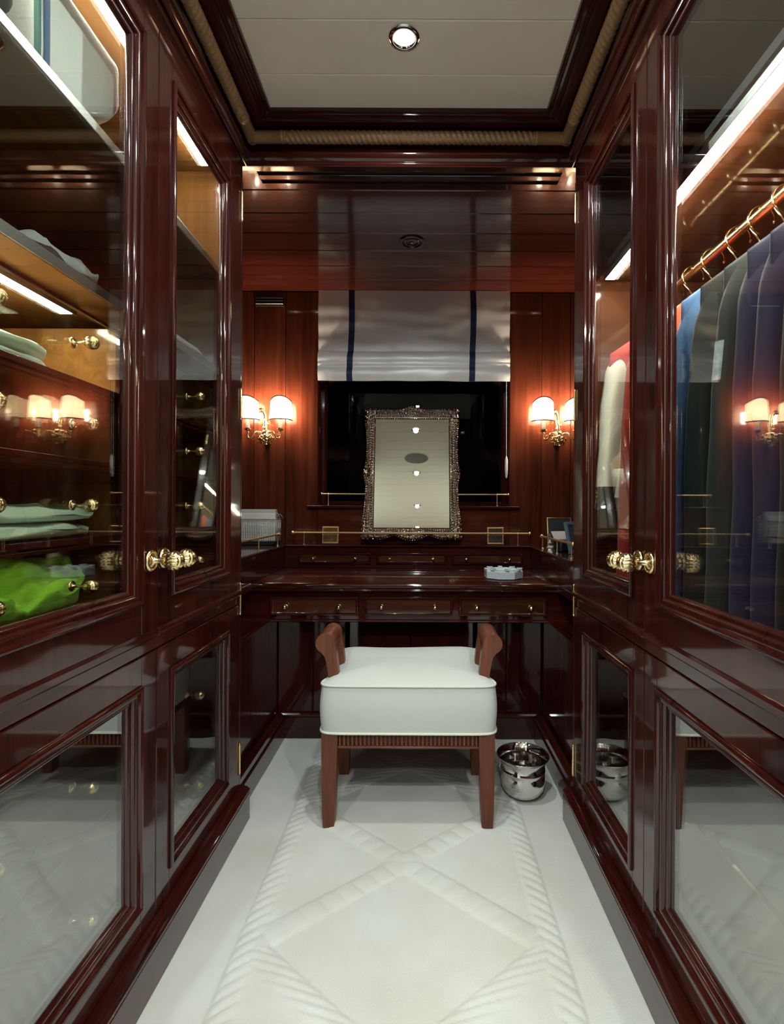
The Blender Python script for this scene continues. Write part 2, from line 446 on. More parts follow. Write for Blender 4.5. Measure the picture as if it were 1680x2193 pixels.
def rope(parent, p0, p1, plain0, plain1, hand):
    p0, p1 = Vector(p0), Vector(p1); L = (p1-p0).length; t = (p1-p0)/L
    up = Vector((0, 0, 1)); sd = t.cross(up).normalized(); R = 0.0205
    ns = int((L-plain0-plain1)/0.0042); n = 22
    vs = []; fs = []; rings = []
    def ring(s, fn):
        rings.append(len(vs)//n)
        for k in range(n):
            a = 2*pi*k/n; r = fn(a); vs.append(p0+t*s+(sd*cos(a)+up*sin(a))*r)
    if plain0 > 0:
        ring(0, lambda a: R); ring(plain0-0.022, lambda a: R); ring(plain0-0.020, lambda a: R*1.06); ring(plain0-0.012, lambda a: R*1.06); ring(plain0-0.010, lambda a: R*0.95); ring(plain0-0.006, lambda a: R*1.04); ring(plain0-0.002, lambda a: R*0.93)
    for i in range(ns+1):
        s = plain0+(L-plain0-plain1)*i/ns
        ring(s, lambda a: R*(0.80+0.28*abs(sin(1.5*(a*hand+s*2*pi/0.058)))**0.8))
    if plain1 > 0:
        e = L-plain1
        ring(e+0.002, lambda a: R*0.93); ring(e+0.006, lambda a: R*1.04); ring(e+0.010, lambda a: R*0.95); ring(e+0.012, lambda a: R*1.06); ring(e+0.020, lambda a: R*1.06); ring(e+0.022, lambda a: R); ring(L, lambda a: R)
    for i in range(len(vs)//n-1):
        for k in range(n): fs.append((i*n+k, i*n+(k+1) % n, (i+1)*n+(k+1) % n, (i+1)*n+k))
    m = MB(); m.add(vs, fs); m.build('rope_moulding', ROPE, parent, smooth=70)
RZ, RD = HC+1.300, 0.030
rope(cl, (-A+RD, YN-0.018, RZ), (-A+RD, YF-RD+0.012, RZ), 0, 0.12, 1)
rope(cr_, (B-RD, YN-0.018, RZ), (B-RD, YF-RD+0.012, RZ), 0, 0.12, -1)
rope(cb_, (-A+RD-0.012, YF-RD, RZ), (B-RD+0.012, YF-RD, RZ), 0.135, 0.135, 1)

# ------------------------------------------------------------------ small makers shared by the furniture
def fist(d):
    """turk's-head knob: cords wrapped in three directions"""
    ax = max(range(3), key=lambda k: abs(d[k]))
    c = d[(ax+1) % 3]
    return 0.90+0.14*abs(cos(pi*c/0.40))**0.7
def knob(parent, base, nvec, R=0.0225, reach=0.056, plate=0.0255, detail=True, mat=None, name='knob'):
    base = Vector(base); nvec = Vector(nvec)
    rot = nvec.to_track_quat('Z', 'Y').to_matrix().to_4x4(); M = Matrix.Translation(base) @ rot
    m = MB(); k = plate/0.0255
    n = 24 if detail else 14
    m.lathe([(plate*0.9, 0), (plate, 0.002*k), (plate, 0.005*k), (plate*0.86, 0.0075*k), (plate*0.74, 0.0055*k), (plate*0.6, 0.006*k), (plate*0.45, 0.010*k), (plate*0.26, 0.013*k), (plate*0.24, reach-R*1.25), (plate*0.42, reach-R*1.15), (plate*0.42, reach-R*0.9)], n, M)
    m.ball(base+nvec*reach, R, 56 if R > 0.02 else (36 if detail else 14), 36 if R > 0.02 else (22 if detail else 9), fist if detail else (lambda d: 1+0.05*sin(9*d[0])*sin(9*d[2])), rot.to_3x3())
    return m.build(name, mat or BRASS, parent, smooth=60)

DOORP = [(0, -0.006), (0.0, 0.004), (0.003, 0.0075), (0.008, 0.0085), (0.012, 0.006), (0.0135, 0.001), (0.017, 0.0015), (0.022, 0.001), (0.026, -0.003), (0.0275, -0.008), (0.032, -0.008), (0.036, -0.011), (0.038, -0.0155), (0.038, -0.022)]
def cab_map(side):
    return (lambda n, y, z: (-A+n, y, z)) if side < 0 else (lambda n, y, z: (B-n, y, z))
def bx(m, side, n0, n1, y0, y1, z0, z1, b=0.0015):
    if side < 0: m.box(-A+n0, -A+n1, y0, y1, z0, z1, b)
    else: m.box(B-n1, B-n0, y0, y1, z0, z1, b)
    return m
def cab_door(root, side, y0, y1, z0, z1, sn, sf, rt, rb, hinge_far, knobz=None):
    P = cab_map(side)
    m = MB(); g = 0.0015
    bx(m, side, -0.024, 0, y0+g, y0+sn, z0, z1); bx(m, side, -0.024, 0, y1-sf, y1-g, z0, z1)
    bx(m, side, -0.024, 0, y0+sn, y1-sf, z1-rt, z1); bx(m, side, -0.024, 0, y0+sn, y1-sf, z0, z0+rb)
    d = m.build('door', WZ, root)
    mo = MB().sweep(lambda a, b, n: P(n, a, b), y0+sn, y1-sf, z0+rb, z1-rt, DOORP)
    mo.build('moulding', WZ, d, smooth=40)
    if knobz:   # bottom bead of the upper door
        bd = MB(); bx(bd, side, -0.01, 0.007, y0+g, y1-g, z0-0.004, z0+0.018, 0.005); bd.build('bead', WY, d)
    pm = MB(); bx(pm, side, -0.0205, -0.0155, y0+sn+0.034, y1-sf-0.034, z0+rb+0.034, z1-rt-0.034, 0); pm.build('glass_pane', GLASS if knobz else LGLASS, d)
    if knobz:
        ky = (y1-sf/2+0.002) if not hinge_far else (y0+sn/2-0.002)
        knob(d, P(0, ky, knobz), (-side, 0, 0))
    if hinge_far:
        hs = ((HC+1.075, HC+0.985), (HC+0.37, HC+0.28), (HC-0.275, HC-0.375)) if knobz else ((HC-0.836, HC-0.936),)
        hs = [(zat(418, 1.80), zat(477, 1.80)), (zat(838, 1.80), zat(898, 1.80)), (zat(1252, 1.80), zat(1313, 1.80))] if knobz else [(zat(1594, 1.80), zat(1654, 1.80))]
        for za, zb in hs:
            h = MB(); px = P(0.003, y1-0.008, 0)
            h.tube([(px[0], px[1], za), (px[0], px[1], zb)], 0.0045, 10)
            for q in (0.02, 0.48, 0.52, 0.98):
                zz = za+(zb-za)*q; h.tube([(px[0], px[1], zz-0.0012), (px[0], px[1], zz+0.0012)], 0.0052, 10)
            h.ball((px[0], px[1], za+0.003), 0.004, 8, 6).ball((px[0], px[1], zb-0.003), 0.004, 8, 6)
            h.build('hinge', BRASS, d)
    return d

def wardrobe(side, label, name, inz, iny):
    root = thing(name, label, 'wardrobe', (cab_map(side)(-0.25, YS, 0)))
    D = 0.53
    m = MB()
    bx(m, side, -D-0.02, -D, YN-0.02, YE, 0.0, 2.30)                    # back
    c = m.build('back_panel', inz, root)
    for (a, b) in ((YE-0.022, YE-0.0), (YN-0.022, YN)):
        m = MB(); bx(m, side, -D, -0.024, a, b, 0.0, 2.33 if a > 1 else ZC-0.002); m.build('end_panel', inz if a < 1 else inz, root)
    m = MB(); bx(m, side, -D, -0.026, YE+0.0005, YE+0.012, 0.0, 2.33); m.build('outer_panel', WZ, root)
    for z0, z1, nm in ((2.262, 2.284, 'top_panel'), (0.762, 0.786, 'middle_deck'), (0.085, 0.108, 'bottom_panel')):
        m = MB(); bx(m, side, -D, -0.027, YN, YE-0.022, z0, z1); m.build(nm, iny, root)
    m = MB(); bx(m, side, -0.024, -0.002, YN-0.02, YE, 2.241, ZC-0.10); m.build('frieze', WY, root)
    m = MB(); bx(m, side, -0.024, -0.003, YN-0.02, YE, 0.757, 0.786); m.build('middle_rail', WY, root)
    m = MB(); bx(m, side, -0.024, 0.0, YE-0.012, YE, 0.112, 2.24); m.build('jamb', WZ, root)
    # plinth with moulded cap
    n0 = 0.0335
    m = MB(); bx(m, side, -0.02, n0, YN-0.02, YE, 0, 0.094, 0.002); m.build('plinth', WY, root)
    P = cab_map(side)
    pr = [(-0.004, 0.1165), (0.012, 0.1165), (0.014, 0.113), (0.022, 0.112), (0.029, 0.106), (0.034, 0.104), (0.0345, 0.098), (0.031, 0.0965), (0.031, 0.093), (-0.004, 0.093)]
    MB().extrude(pr, lambda a, b, d: P(a, d, b), YN-0.02, YE+0.003).build('plinth_cap', WY, root)
    # doors: far pair and near pair
    cab_door(root, side, YS, YE-0.012, 0.790, 2.239, 0.066, 0.108, 0.066, 0.082, True, HC-0.129)
    cab_door(root, side, YN, YS, 0.790, 2.239, 0.108, 0.066, 0.066, 0.082, False, HC-0.129)
    cab_door(root, side, YS, YE-0.012, 0.119, 0.755, 0.066, 0.108, 0.064, 0.064, True)
    cab_door(root, side, YN, YS, 0.119, 0.755, 0.108, 0.066, 0.064, 0.064, False)
    return root

WL = wardrobe(-1, 'dark mahogany built-in wardrobe with glass doors, shelves and knobbed drawers, on the left', 'wardrobe', INZ, INY)
WR = wardrobe(1, 'dark mahogany built-in wardrobe with glass doors and a brass clothes rail, on the right', 'wardrobe', INR, INR)

# left interior: partition, two shelves, LED strips, glass-fronted drawers
FX = -0.71
m = MB().box(-A-0.53, FX-0.006, YS-0.010, YS+0.010, 0.108, 0.762).box(-A-0.53, FX-0.006, YS-0.010, YS+0.010, 0.786, 1.52)
m.build('partition', INZ, WL)
for zz in (1.920, 1.575):
    sh = MB().box(-A-0.528, -0.703, YN, YE-0.023, zz-0.022, zz).build('shelf', INY, WL)
    MB().box(-0.703, -0.699, YN, YE-0.023, zz-0.022, zz, 0.001).build('shelf_edge', GREYM, sh)
def led(root, x, y0, y1, z, wd=0.020, mount=True):
    h = MB().box(x-wd*0.6, x+wd*0.6, y0-0.008, y1+0.008, z+0.004, z+0.018, 0.001).build('light_fitting', GREYM, root)
    sg = 1 if x < 0 else -1
    MB().box(x+sg*(wd/2+0.001), x+sg*(wd/2+0.003), y0-0.008, y1+0.008, z-0.0065, z+0.018, 0).build('fitting_lip', GREYM, h)
    MB().box(x-wd/2, x+wd/2, y0, y1, z-0.006, z+0.0035, 0.002).build('led_strip', STRIP, h)
led(WL, -0.731, 0.64, 1.72, 2.243, 0.026)
led(WL, -0.800, 0.64, 1.155, 1.535, 0.030)
# drawers
def glass_drawer(y0, y1, hc, ky):
    z0, z1 = HC+hc-0.080, HC+hc+0.080
    d = MB(); d.box(-A-0.50, FX-0.010, y0, y1, z0, z0+0.008).box(-A-0.50, FX-0.010, y0, y0+0.010, z0, z1-0.03).box(-A-0.50, FX-0.010, y1-0.010, y1, z0, z1-0.03)
    dr = d.build('drawer', INY, WL)
    f = MB(); g = 0.012
    f.box(FX-0.010, FX, y0, y1, z0, z0+g, 0.001).box(FX-0.010, FX, y0, y1, z1-g*0.6, z1, 0.001).box(FX-0.010, FX, y0, y0+g, z0+g, z1-g*0.6, 0.001).box(FX-0.010, FX, y1-g, y1, z0+g, z1-g*0.6, 0.001)
    f.build('front_frame', WY, dr)
    MB().box(FX-0.007, FX-0.003, y0+g*0.8, y1-g*0.8, z0+g*0.8, z1-g*0.4, 0).build('glass_front', DGLASS, dr)
    for k in ky: knob(dr, (FX-0.002, k, HC+hc), (1, 0, 0), R=0.0135, reach=0.040, plate=0.011, detail=True)
def wood_drawer(y0, y1, z0, z1, ky):
    dr = MB().box(-A-0.50, FX, y0, y1, z0, z1, 0.004).build('drawer', WY, WL)
    for k in ky: knob(dr, (FX, k, (z0+z1)/2+0.0), (1, 0, 0), R=0.0135, reach=0.040, plate=0.011, detail=True)
for i, hc in enumerate((0.330, 0.165, 0.0, -0.165)):
    glass_drawer(YN+0.03, YS-0.012, hc, (0.81, 1.045))
    glass_drawer(YS+0.012, YE-0.03, hc, (1.36, 1.556))
for z0, z1 in ((0.112, 0.395), (0.400, 0.650)):
    wood_drawer(YN+0.03, YS-0.012, z0, z1, (0.81, 1.045)); wood_drawer(YS+0.012, YE-0.03, z0, z1, (1.36, 1.556))

# right interior: lit shelf over a brass rail
sh = MB().box(0.605, B+0.528, YN, YE-0.023, 1.885, 1.905).build('shelf', INR, WR)
MB().box(0.603, 0.6055, YN, YE-0.023, 1.884, 1.906, 0.001).build('shelf_edge', BLACK, sh)
led(WR, 0.6286, 0.64, 1.72, 1.868, 0.032)
RX, RZ2 = 0.815, 1.812
r_ = MB().tube([(RX, YN, RZ2), (RX, YE-0.022, RZ2)], 0.0125, 16).build('clothes_rail', BRASS, WR)
MB().lathe([(0.026, 0), (0.026, 0.004), (0.016, 0.012), (0.016, 0.02)], 18, Matrix.Translation((RX, YE-0.022, RZ2)) @ Matrix.Rotation(pi/2, 4, 'X')).build('rail_socket', BRASS, r_)
for z0, z1 in ((0.112, 0.395), (0.400, 0.650)):
    MB().box(0.62, B+0.50, YN+0.03, YS-0.012, z0, z1, 0.004).build('drawer', WY, WR)
    MB().box(0.62, B+0.50, YS+0.012, YE-0.03, z0, z1, 0.004).build('drawer', WY, WR)

# ------------------------------------------------------------------ alcove: dressing table with tiers and gallery rails
DT = thing('dressing_table', 'built-in mahogany dressing table with three front drawers and raised gallery tiers', 'dressing table', (XC, 2.6, 0))
ZD, YD = 0.755, 2.30
nose = [(YD+0.006, ZD-0.038), (YD+0.001, ZD-0.034), (YD+0.003, ZD-0.026), (YD-0.004, ZD-0.021), (YD-0.006, ZD-0.013), (YD-0.003, ZD-0.004), (YD+0.003, ZD), (YW-0.002, ZD), (YW-0.002, ZD-0.038)]
MB().extrude(nose, lambda a, b, d: (d, a, b), XL+0.004, XR-0.004).build('table_top', WX, DT, smooth=50)
ap = MB().box(XL+0.01, XR-0.01, YD+0.030, YD+0.05, 0.583, ZD-0.038).box(XL+0.01, XR-0.01, YD+0.022, YD+0.05, 0.575, 0.588, 0.004).build('apron', WX, DT)
def small_drawer(parent, x0, x1, z0, z1, yf, knobs, R, raised=0.012):
    d = MB().box(x0, x1, yf, yf+0.03, z0, z1, 0.001).build('drawer', DRW, DT)
    mp = lambda a, b, n: (a, yf-n, b)
    MB().sweep(mp, x0, x1, z0, z1, [(0, -0.01), (0, 0.004), (0.002, 0.007), (0.006, 0.008), (0.009, 0.005), (0.011, 0.001), (0.013, 0)]).build('drawer_moulding', WX, d, smooth=40)
    for kx in knobs: knob(d, (kx, yf, (z0+z1)/2-0.001), (0, -1, 0), R=R, reach=R*2.2, plate=R*0.9, detail=False)
yf = YD+0.020
for (u0, u1, ks) in ((580, 769, (614, 728)), (782, 971, (819, 933)), (985, 1172, (1022, 1137))):
    small_drawer(DT, at(u0, yf), at(u1, yf), zat(1319, yf), zat(1279, yf), yf, [at(k, yf) for k in ks], 0.0115)
# lower panels under the table: planks, kneehole, skirting
YP = 2.44
for x0, x1, dy in ((-0.68, at(672, YP), 0), (at(672, YP), at(743, YP), 0), (at(747, YP), -0.05, 0.03), (-0.05, at(1018, YP), 0.03), (at(1022, YP), at(1086, YP), 0), (at(1086, YP), 0.575, 0)):
    MB().box(x0+0.0015, x1-0.0015, YP+dy, YP+dy+0.02, 0.10, 0.60, 0.004).build('plank', WZ, DT)
MB().box(-0.68, 0.575, YP-0.012, YP+0.06, 0.0, 0.105, 0.004).build('skirting', WX, DT)
MB().box(-0.68, 0.575, YP-0.020, YP+0.02, 0.105, 0.122, 0.006).build('skirting_cap', WX, DT)
for sx, x, xb, xw in ((-1, -0.68, -0.642, XL), (1, 0.577, 0.535, XR)):
    MB().box(x, x+sx*0.02, YE+0.014, YP+0.05, 0.10, 0.582, 0.002).build('side_panel', WZ, DT)
    MB().box(x+sx*0.02, xw-sx*0.003, YE+0.014, YD+0.028, 0.562, 0.582, 0.002).build('side_ledge', WY, DT)
    MB().box(xb, x, YE+0.014, YP-0.012, 0.0, 0.085, 0.003).build('skirting', WY, DT)
    MB().box(xb+sx*0.004, x, YE+0.014, YP-0.012, 0.085, 0.13, 0.012).build('skirting_cap', WY, DT)
# back tier with three small drawers, side tiers
YT, ZT = 2.853, 0.885
XTL, XTR = -0.76, 0.61
MB().box(XTL, XTR, YT+0.006, YW-0.004, ZD+0.0008, ZT-0.012).build('tier', WX, DT)
MB().box(XTL-0.0, XTR+0.0, YT-0.006, YW-0.004, ZT-0.012, ZT, 0.004).build('tier_top', WX, DT)
for (u0, u1, ks) in ((640, 795, (673, 763)), (807, 958, (836, 928)), (968, 1120, (999, 1091))):
    small_drawer(DT, at(u0, YT), at(u1, YT), zat(1208, YT), zat(1185, YT), YT, [at(k, YT) for k in ks], 0.0085)
for x0, x1, e in ((XL+0.004, XTL, 0.008), (XTR, XR-0.004, -0.008)):
    MB().box(x0, x1, 2.06, YW-0.004, ZD+0.0008, ZT-0.012).build('side_tier', WY, DT)
    if e > 0: MB().box(x0, x1+e, 2.05, YW-0.004, ZT-0.0119, ZT, 0.004).build('tier_top', WY, DT)
    else: MB().box(x0+e, x1, 2.05, YW-0.004, ZT-0.0119, ZT, 0.004).build('tier_top', WY, DT)
    MB().box(x0, x1, 2.05, YD+0.03, ZD-0.038, ZD, 0.004).build('side_top', WY, DT)
def gallery(parent, p0, p1, posts, z0, z1, r=0.0055):
    p0, p1 = Vector(p0), Vector(p1)
    g = MB(); t = (p1-p0).normalized()
    g.tube([p0, p1], r, 10)
    g.ball(p0, r*1.9, 10, 8).ball(p1, r*1.9, 10, 8)
    ra = g.build('gallery_rail', SATIN, parent)
    for q in posts:
        p = p0+(p1-p0)*q
        MB().lathe([(0.007, z0), (0.007, z0+0.003), (0.0032, z0+0.006), (0.003, z1-0.008), (0.0055, z1-0.005), (0.0062, z1), (0.004, z1+0.006)], 10, Matrix.Translation((p.x, p.y, 0))).build('gallery_post', SATIN, ra)
ZR = 0.952
x0, x1 = at(628, 2.865), at(1135, 2.865)
gallery(DT, (x0, 2.865, ZR), (x1, 2.865, ZR), [(at(652, 2.865)-x0)/(x1-x0), (at(1110, 2.865)-x0)/(x1-x0)], ZT, ZR)
gallery(DT, (-0.775, 2.12, ZR-0.006), (-0.775, 2.80, ZR-0.006), [0.04, 0.48, 0.96], ZT, ZR-0.006)
gallery(DT, (0.628, 2.12, ZR-0.004), (0.628, 2.68, ZR-0.004), [0.04, 0.45, 0.96], ZT, ZR-0.004)

# window shelf with its own brass rail
WS = thing('window_shelf', 'narrow mahogany shelf with a thin brass rail under the dark window', 'shelf', (XC, 2.98, 1.09))
MB().box(at(657, 2.965), at(1113, 2.965), 2.966, YW+0.012, 1.088, 1.104, 0.003).build('shelf_board', WX, WS)
MB().box(WX0, WX1, YW+0.004, YW+0.17, 1.088, 1.1045, 0.001).build('sill_board', WX, WS)
gallery(WS, (at(690, 2.995), 2.997, 1.172), (at(1089, 2.995), 2.997, 1.172), [0.034, 0.94], 1.104, 1.172, 0.0045)

# ------------------------------------------------------------------ roman blind
ZB0, ZB1 = zat(817, 2.97), ZS-0.002
def blind_y(x, z):
    s = (ZB1-z)/(ZB1-ZB0)
    y = YW-0.022
    y -= 0.004*sin(9*x+2*s)*s + 0.003*sin(23*x+5*s)*s*s
    y -= 0.006*sin(s*7)
    if s > 0.66:      # gathered folds at the bottom
        q = (s-0.66)/0.34
        y -= 0.026*max(0, sin(q*pi*2.0-0.2))**0.8*(1 if q < 0.55 else 0)
        if q > 0.42: y -= 0.018*abs(sin((q-0.42)/0.58*pi))+0.004
    y -= 0.006*mnoise.noise((x*6, 3.3, s*9))*min(1, s*2)+0.0025*mnoise.noise((x*17, 8.1, s*6))*min(1, s*1.5)
    return y
bl = thing('roman_blind', 'grey silk roman blind with two navy vertical stripes, half lowered over the dark window', 'blind', (XC, YW-0.02, ZB1))
SILK = simple('grey silk', (0.93, 0.90, 0.88), 0.45, 0.15, spec=0.8, sheen=0.4, bump=(300, 0.12, 0.001), var=0.04)
NAVY = simple('navy ribbon', (0.007, 0.018, 0.075), 0.5, spec=0.4)
bx0, bx1 = WX0+0.003, WX1-0.003
MB().grid(lambda i, j: (bx0+(bx1-bx0)*i, blind_y(bx0+(bx1-bx0)*i, ZB1+(ZB0-ZB1)*j), ZB1+(ZB0-ZB1)*j), 110, 110).build('blind_fabric', SILK, bl, smooth=180, recalc=False)
for uc in (751.5, 1011.5):
    xc = at(uc, 2.965)
    MB().grid(lambda i, j: (xc-0.017+0.034*i+0.004*sin(j*5)-(0.006 if uc < 900 else 0.0)*j, blind_y(xc-0.017+0.034*i, ZB1+(ZB0-ZB1)*j)-0.0016, ZB1+(ZB0-ZB1)*j), 5, 110).build('stripe', NAVY, bl, smooth=180, recalc=False)
cx = at(1084, 2.975)
cd = MB().tube([(cx, YW-0.012, ZB1-0.01), (cx, YW-0.012, 1.9), (cx+0.002, YW-0.012, 1.38)], 0.0013, 6).build('pull_cord', PAPER, bl)
MB().lathe([(0.002, 0), (0.006, 0.01), (0.0085, 0.05), (0.008, 0.11), (0.004, 0.126), (0.001, 0.13)], 10, Matrix.Translation((cx+0.002, YW-0.013, 1.265))).build('cord_weight', PAPER, cd)

# ------------------------------------------------------------------ wall vent, soffit grille, ceiling speaker, downlights
vt = thing('wall_vent', 'small slatted vent high on the planked wall left of the blind', 'vent', (at(576, YW), YW, zat(648, YW)))
vx0, vx1, vz0, vz1 = at(546, YW), at(607, YW), zat(658, YW), zat(637, YW)
MB().box(vx0, vx1, YW-0.004, YW-0.0005, vz0, vz1, 0.001).build('vent_plate', BLACK, vt)
for k in range(3):
    zz = vz1-0.008-0.017*k
    MB().box(vx0+0.003, vx1-0.003, YW-0.012, YW-0.003, zz-0.004, zz, 0.001).build('slat', GREYM if k == 2 else DARKM, vt)  # bottom slat's highlight is put into its colour as paler metal

gr = thing('air_grille', 'long mahogany air slot grille in the lowered ceiling below the rope cornice', 'vent', (XC, 1.94, ZS))
gy0, gy1 = 1.872, 2.012; gx0, gx1 = -0.652, 0.552
mp = lambda a, b, n: (a, b, ZS-n)
MB().sweep(mp, gx0, gx1, gy0, gy1, [(0, -0.004), (0, 0.006), (0.002, 0.008), (0.034, 0.008), (0.036, 0.004), (0.036, -0.004)]).build('grille_frame', WX, gr)
MB().box(gx0+0.03, gx1-0.03, gy0+0.03, gy1-0.03, ZS-0.0012, ZS-0.0002, 0).build('slot_void', BLACK, gr)
ya, yb = gy0+0.036, gy1-0.036
for k in (0,):
    yc = (ya+yb)/2
    MB().box(gx0+0.034, gx1-0.034, yc-0.013, yc+0.013, ZS-0.008, ZS-0.0015, 0.002).build('slat', WX, gr)

spk = thing('ceiling_speaker', 'small round wooden disc set in the planked lowered ceiling', 'speaker', (-0.050, 2.425, ZS))
F_ = Matrix.Translation((-0.050, 2.425, ZS)) @ Matrix.Rotation(pi, 4, 'X')
MB().lathe([(0.062, -0.001), (0.062, 0.004), (0.056, 0.007), (0.047, 0.006), (0.044, 0.002)], 40, F_, cap=False).build('outer_ring', WX, spk)
MB().lathe([(0.044, 0.0012), (0.038, 0.003), (0.034, 0.006), (0.028, 0.006), (0.026, 0.002), (0.001, 0.002)], 40, F_).build('inner_disc', WX, spk)
MB().ball((-0.050, 2.425, ZS-0.003), 0.005, 10, 8).build('centre_stud', SILVER, spk)

def downlight(y, label, x=-0.055, gain=1.0):
    d = thing('downlight', label, 'ceiling light', (x, y, ZC), 'recessed ceiling downlights')
    Fm = Matrix.Translation((x, y, ZC)) @ Matrix.Rotation(pi, 4, 'X')
    MB().lathe([(0.044, -0.001), (0.044, 0.003), (0.038, 0.006), (0.030, 0.005), (0.027, 0.001)], 32, Fm, cap=False).build('trim_ring', STEEL, d)
    MB().lathe([(0.0275, 0.0006), (0.020, 0.005), (0.010, 0.007), (0.001, 0.0075)], 24, Fm).build('lens', LENS, d)
    ld = bpy.data.lights.new('downlight_lamp', 'SPOT'); ld.energy = P_DOWN*gain; ld.color = (0.92, 1.0, 0.98); ld.shadow_soft_size = 0.022; ld.spot_size = radians(174); ld.spot_blend = 0.45
    lo = bpy.data.objects.new('downlight_lamp', ld); C.objects.link(lo); lo.location = (x, y, ZC-0.012); attach(lo, d)
downlight(1.459, 'round recessed downlight glowing in the white planked ceiling above the stool')
downlight(0.500, 'round recessed downlight overhead, second light from the top in the mirror')
downlight(-0.520, 'round recessed downlight behind the camera, third light from the top in the mirror')
downlight(-1.400, 'round recessed downlight farthest behind the camera, the lowest light in the mirror')
downlight(-0.35, 'added fill downlight behind the camera, unseen by the left side wall', -0.82, 1.5)  # unseen lamp added so the carpet bounces more light onto the ceiling
downlight(-0.35, 'added fill downlight behind the camera, unseen by the right side wall', 0.72, 1.5)  # second unseen lamp added for the same bounce light
sg = thing('speaker_grille', 'large round grey speaker grille in the ceiling, seen in the mirror', 'speaker', (-0.055, 0.85, ZC))
Fm = Matrix.Translation((-0.055, 0.85, ZC)) @ Matrix.Rotation(pi, 4, 'X')
MB().lathe([(0.135, -0.001), (0.135, 0.003), (0.126, 0.005), (0.122, 0.002)], 48, Fm, cap=False).build('grille_rim', CEIL, sg)
MB().lathe([(0.122, 0.0008), (0.08, 0.0015), (0.001, 0.002)], 48, Fm).build('grille_mesh', simple('grille grey', (0.20, 0.20, 0.18), 0.6, bump=(500, 0.4, 0.002)), sg)

# ------------------------------------------------------------------ wall sconces
BRAID = simple('dark braid', (0.06, 0.025, 0.015), 0.7)
def sconce(xc, label):
    zb = 1.50; y0 = YW
    s = thing('wall_sconce', label, 'wall lamp', (xc, YW, zb), 'gilt wall sconces')
    b = MB()
    # leafy backplate: stacked lobes and scrolls
    b.lathe([(0.001, -0.045), (0.012, -0.043), (0.020, -0.034), (0.034, -0.026), (0.038, -0.014), (0.030, -0.004), (0.024, 0.010), (0.030, 0.022), (0.022, 0.034), (0.014, 0.040)], 18, Matrix.Translation((xc, y0-0.030, zb)) @ Matrix.Scale(0.8, 4, (0, 1, 0)))
    for k in range(9):
        a = 2*pi*k/9
        px, pz = xc+0.036*cos(a), zb-0.014+0.024*sin(a)
        b.ball((px, y0-0.030-0.012*(1+sin(3*a))*0.5, pz), 0.0125, 10, 8, lambda d: 1+0.22*sin(7*d[2]+k))
    for k in range(6):
        a = 2*pi*k/6+0.4
        b.ball((xc+0.018*cos(a), y0-0.052, zb-0.010+0.016*sin(a)), 0.009, 8, 6, lambda d: 1+0.2*sin(6*d[0]))
    bp = b.build('backplate', BRASS, s, smooth=60)
    st = MB()
    pts = [(xc, y0-0.030, zb+0.02), (xc-0.002, y0-0.032, zb+0.06), (xc-0.006, y0-0.030, zb+0.10), (xc-0.012, y0-0.034, zb+0.135), (xc-0.026, y0-0.045, zb+0.150), (xc-0.038, y0-0.055, zb+0.138), (xc-0.042, y0-0.055, zb+0.122)]
    st.tube(curve(pts), lerp_list([0.016, 0.012, 0.010, 0.012, 0.013, 0.010, 0.004]), 12)
    for k in range(4): st.ball((xc+0.010*(-1)**k, y0-0.040, zb+0.03+0.022*k), 0.008, 8, 6, lambda d: 1+0.25*sin(8*d[2]))
    st.build('acanthus_stem', BRASS, s, smooth=60)
    for sd in (-1, 1):
        ax = xc+sd*0.092; ay = y0-0.066; zc = zb+0.028
        ar = MB()
        ar.tube(curve([(xc+sd*0.012, y0-0.03, zb+0.0), (xc+sd*0.030, y0-0.05, zb+0.022), (xc+sd*0.052, y0-0.060, zb+0.018), (xc+sd*0.068, y0-0.066, zb-0.010), (xc+sd*0.084, y0-0.068, zb-0.016), (ax, ay, zb-0.004), (ax, ay, zc)]), lerp_list([0.0065, 0.006, 0.0055, 0.005, 0.005, 0.005, 0.0045]), 10)
        arm = ar.build('arm', BRASS, s, smooth=60)
        T = Matrix.Translation((ax, ay, zc))
        MB().lathe([(0.003, -0.018), (0.007, -0.010), (0.005, -0.004), (0.014, 0.002), (0.020, 0.008), (0.019, 0.011), (0.010, 0.012), (0.011, 0.022)], 16, T).build('candle_cup', BRASS, arm)
        MB().lathe([(0.0115, 0.016), (0.0115, 0.066), (0.009, 0.068), (0.004, 0.070)], 14, T).build('candle_tube', WHITEC, arm)
        MB().lathe([(0.004, 0.070), (0.011, 0.080), (0.013, 0.092), (0.009, 0.108), (0.001, 0.122)], 14, T).build('bulb', BULB, arm)
        # half-round screen, arched at the top, open towards the wall
        zs0, zs1 = zc+0.062, zc+0.168; R0, R1 = 0.066, 0.058
        tilt = 0.35*sd
        def sh(i, j):
            a = pi*(0.03+0.94*i)+tilt*0.25; r = R0+(R1-R0)*j
            top = zs1+0.026*max(0, sin(pi*i))**1.3
            z = zs0+(top-zs0)*j
            return (ax-r*cos(a), ay+0.018-r*sin(a)*0.92, z)
        MB().grid(sh, 28, 10).build('lamp_shade', SHADE, arm, smooth=180, recalc=False)
        for e in (0.0, 1.0):
            MB().tube([Vector(sh(i/27, e))+Vector((0, -0.0014, 0)) for i in range(28)], 0.0030, 8).build('shade_trim', BRAID, arm)
        ld = bpy.data.lights.new('sconce_lamp', 'POINT'); ld.energy = P_BULB; ld.color = (1.0, 0.80, 0.58); ld.shadow_soft_size = 0.013
        lo = bpy.data.objects.new('sconce_lamp', ld); C.objects.link(lo); lo.location = (ax, ay, zc+0.128); attach(lo, s)
sconce(at(568, 2.95), 'gilt two-light wall sconce with cream shades, on the planks left of the window')
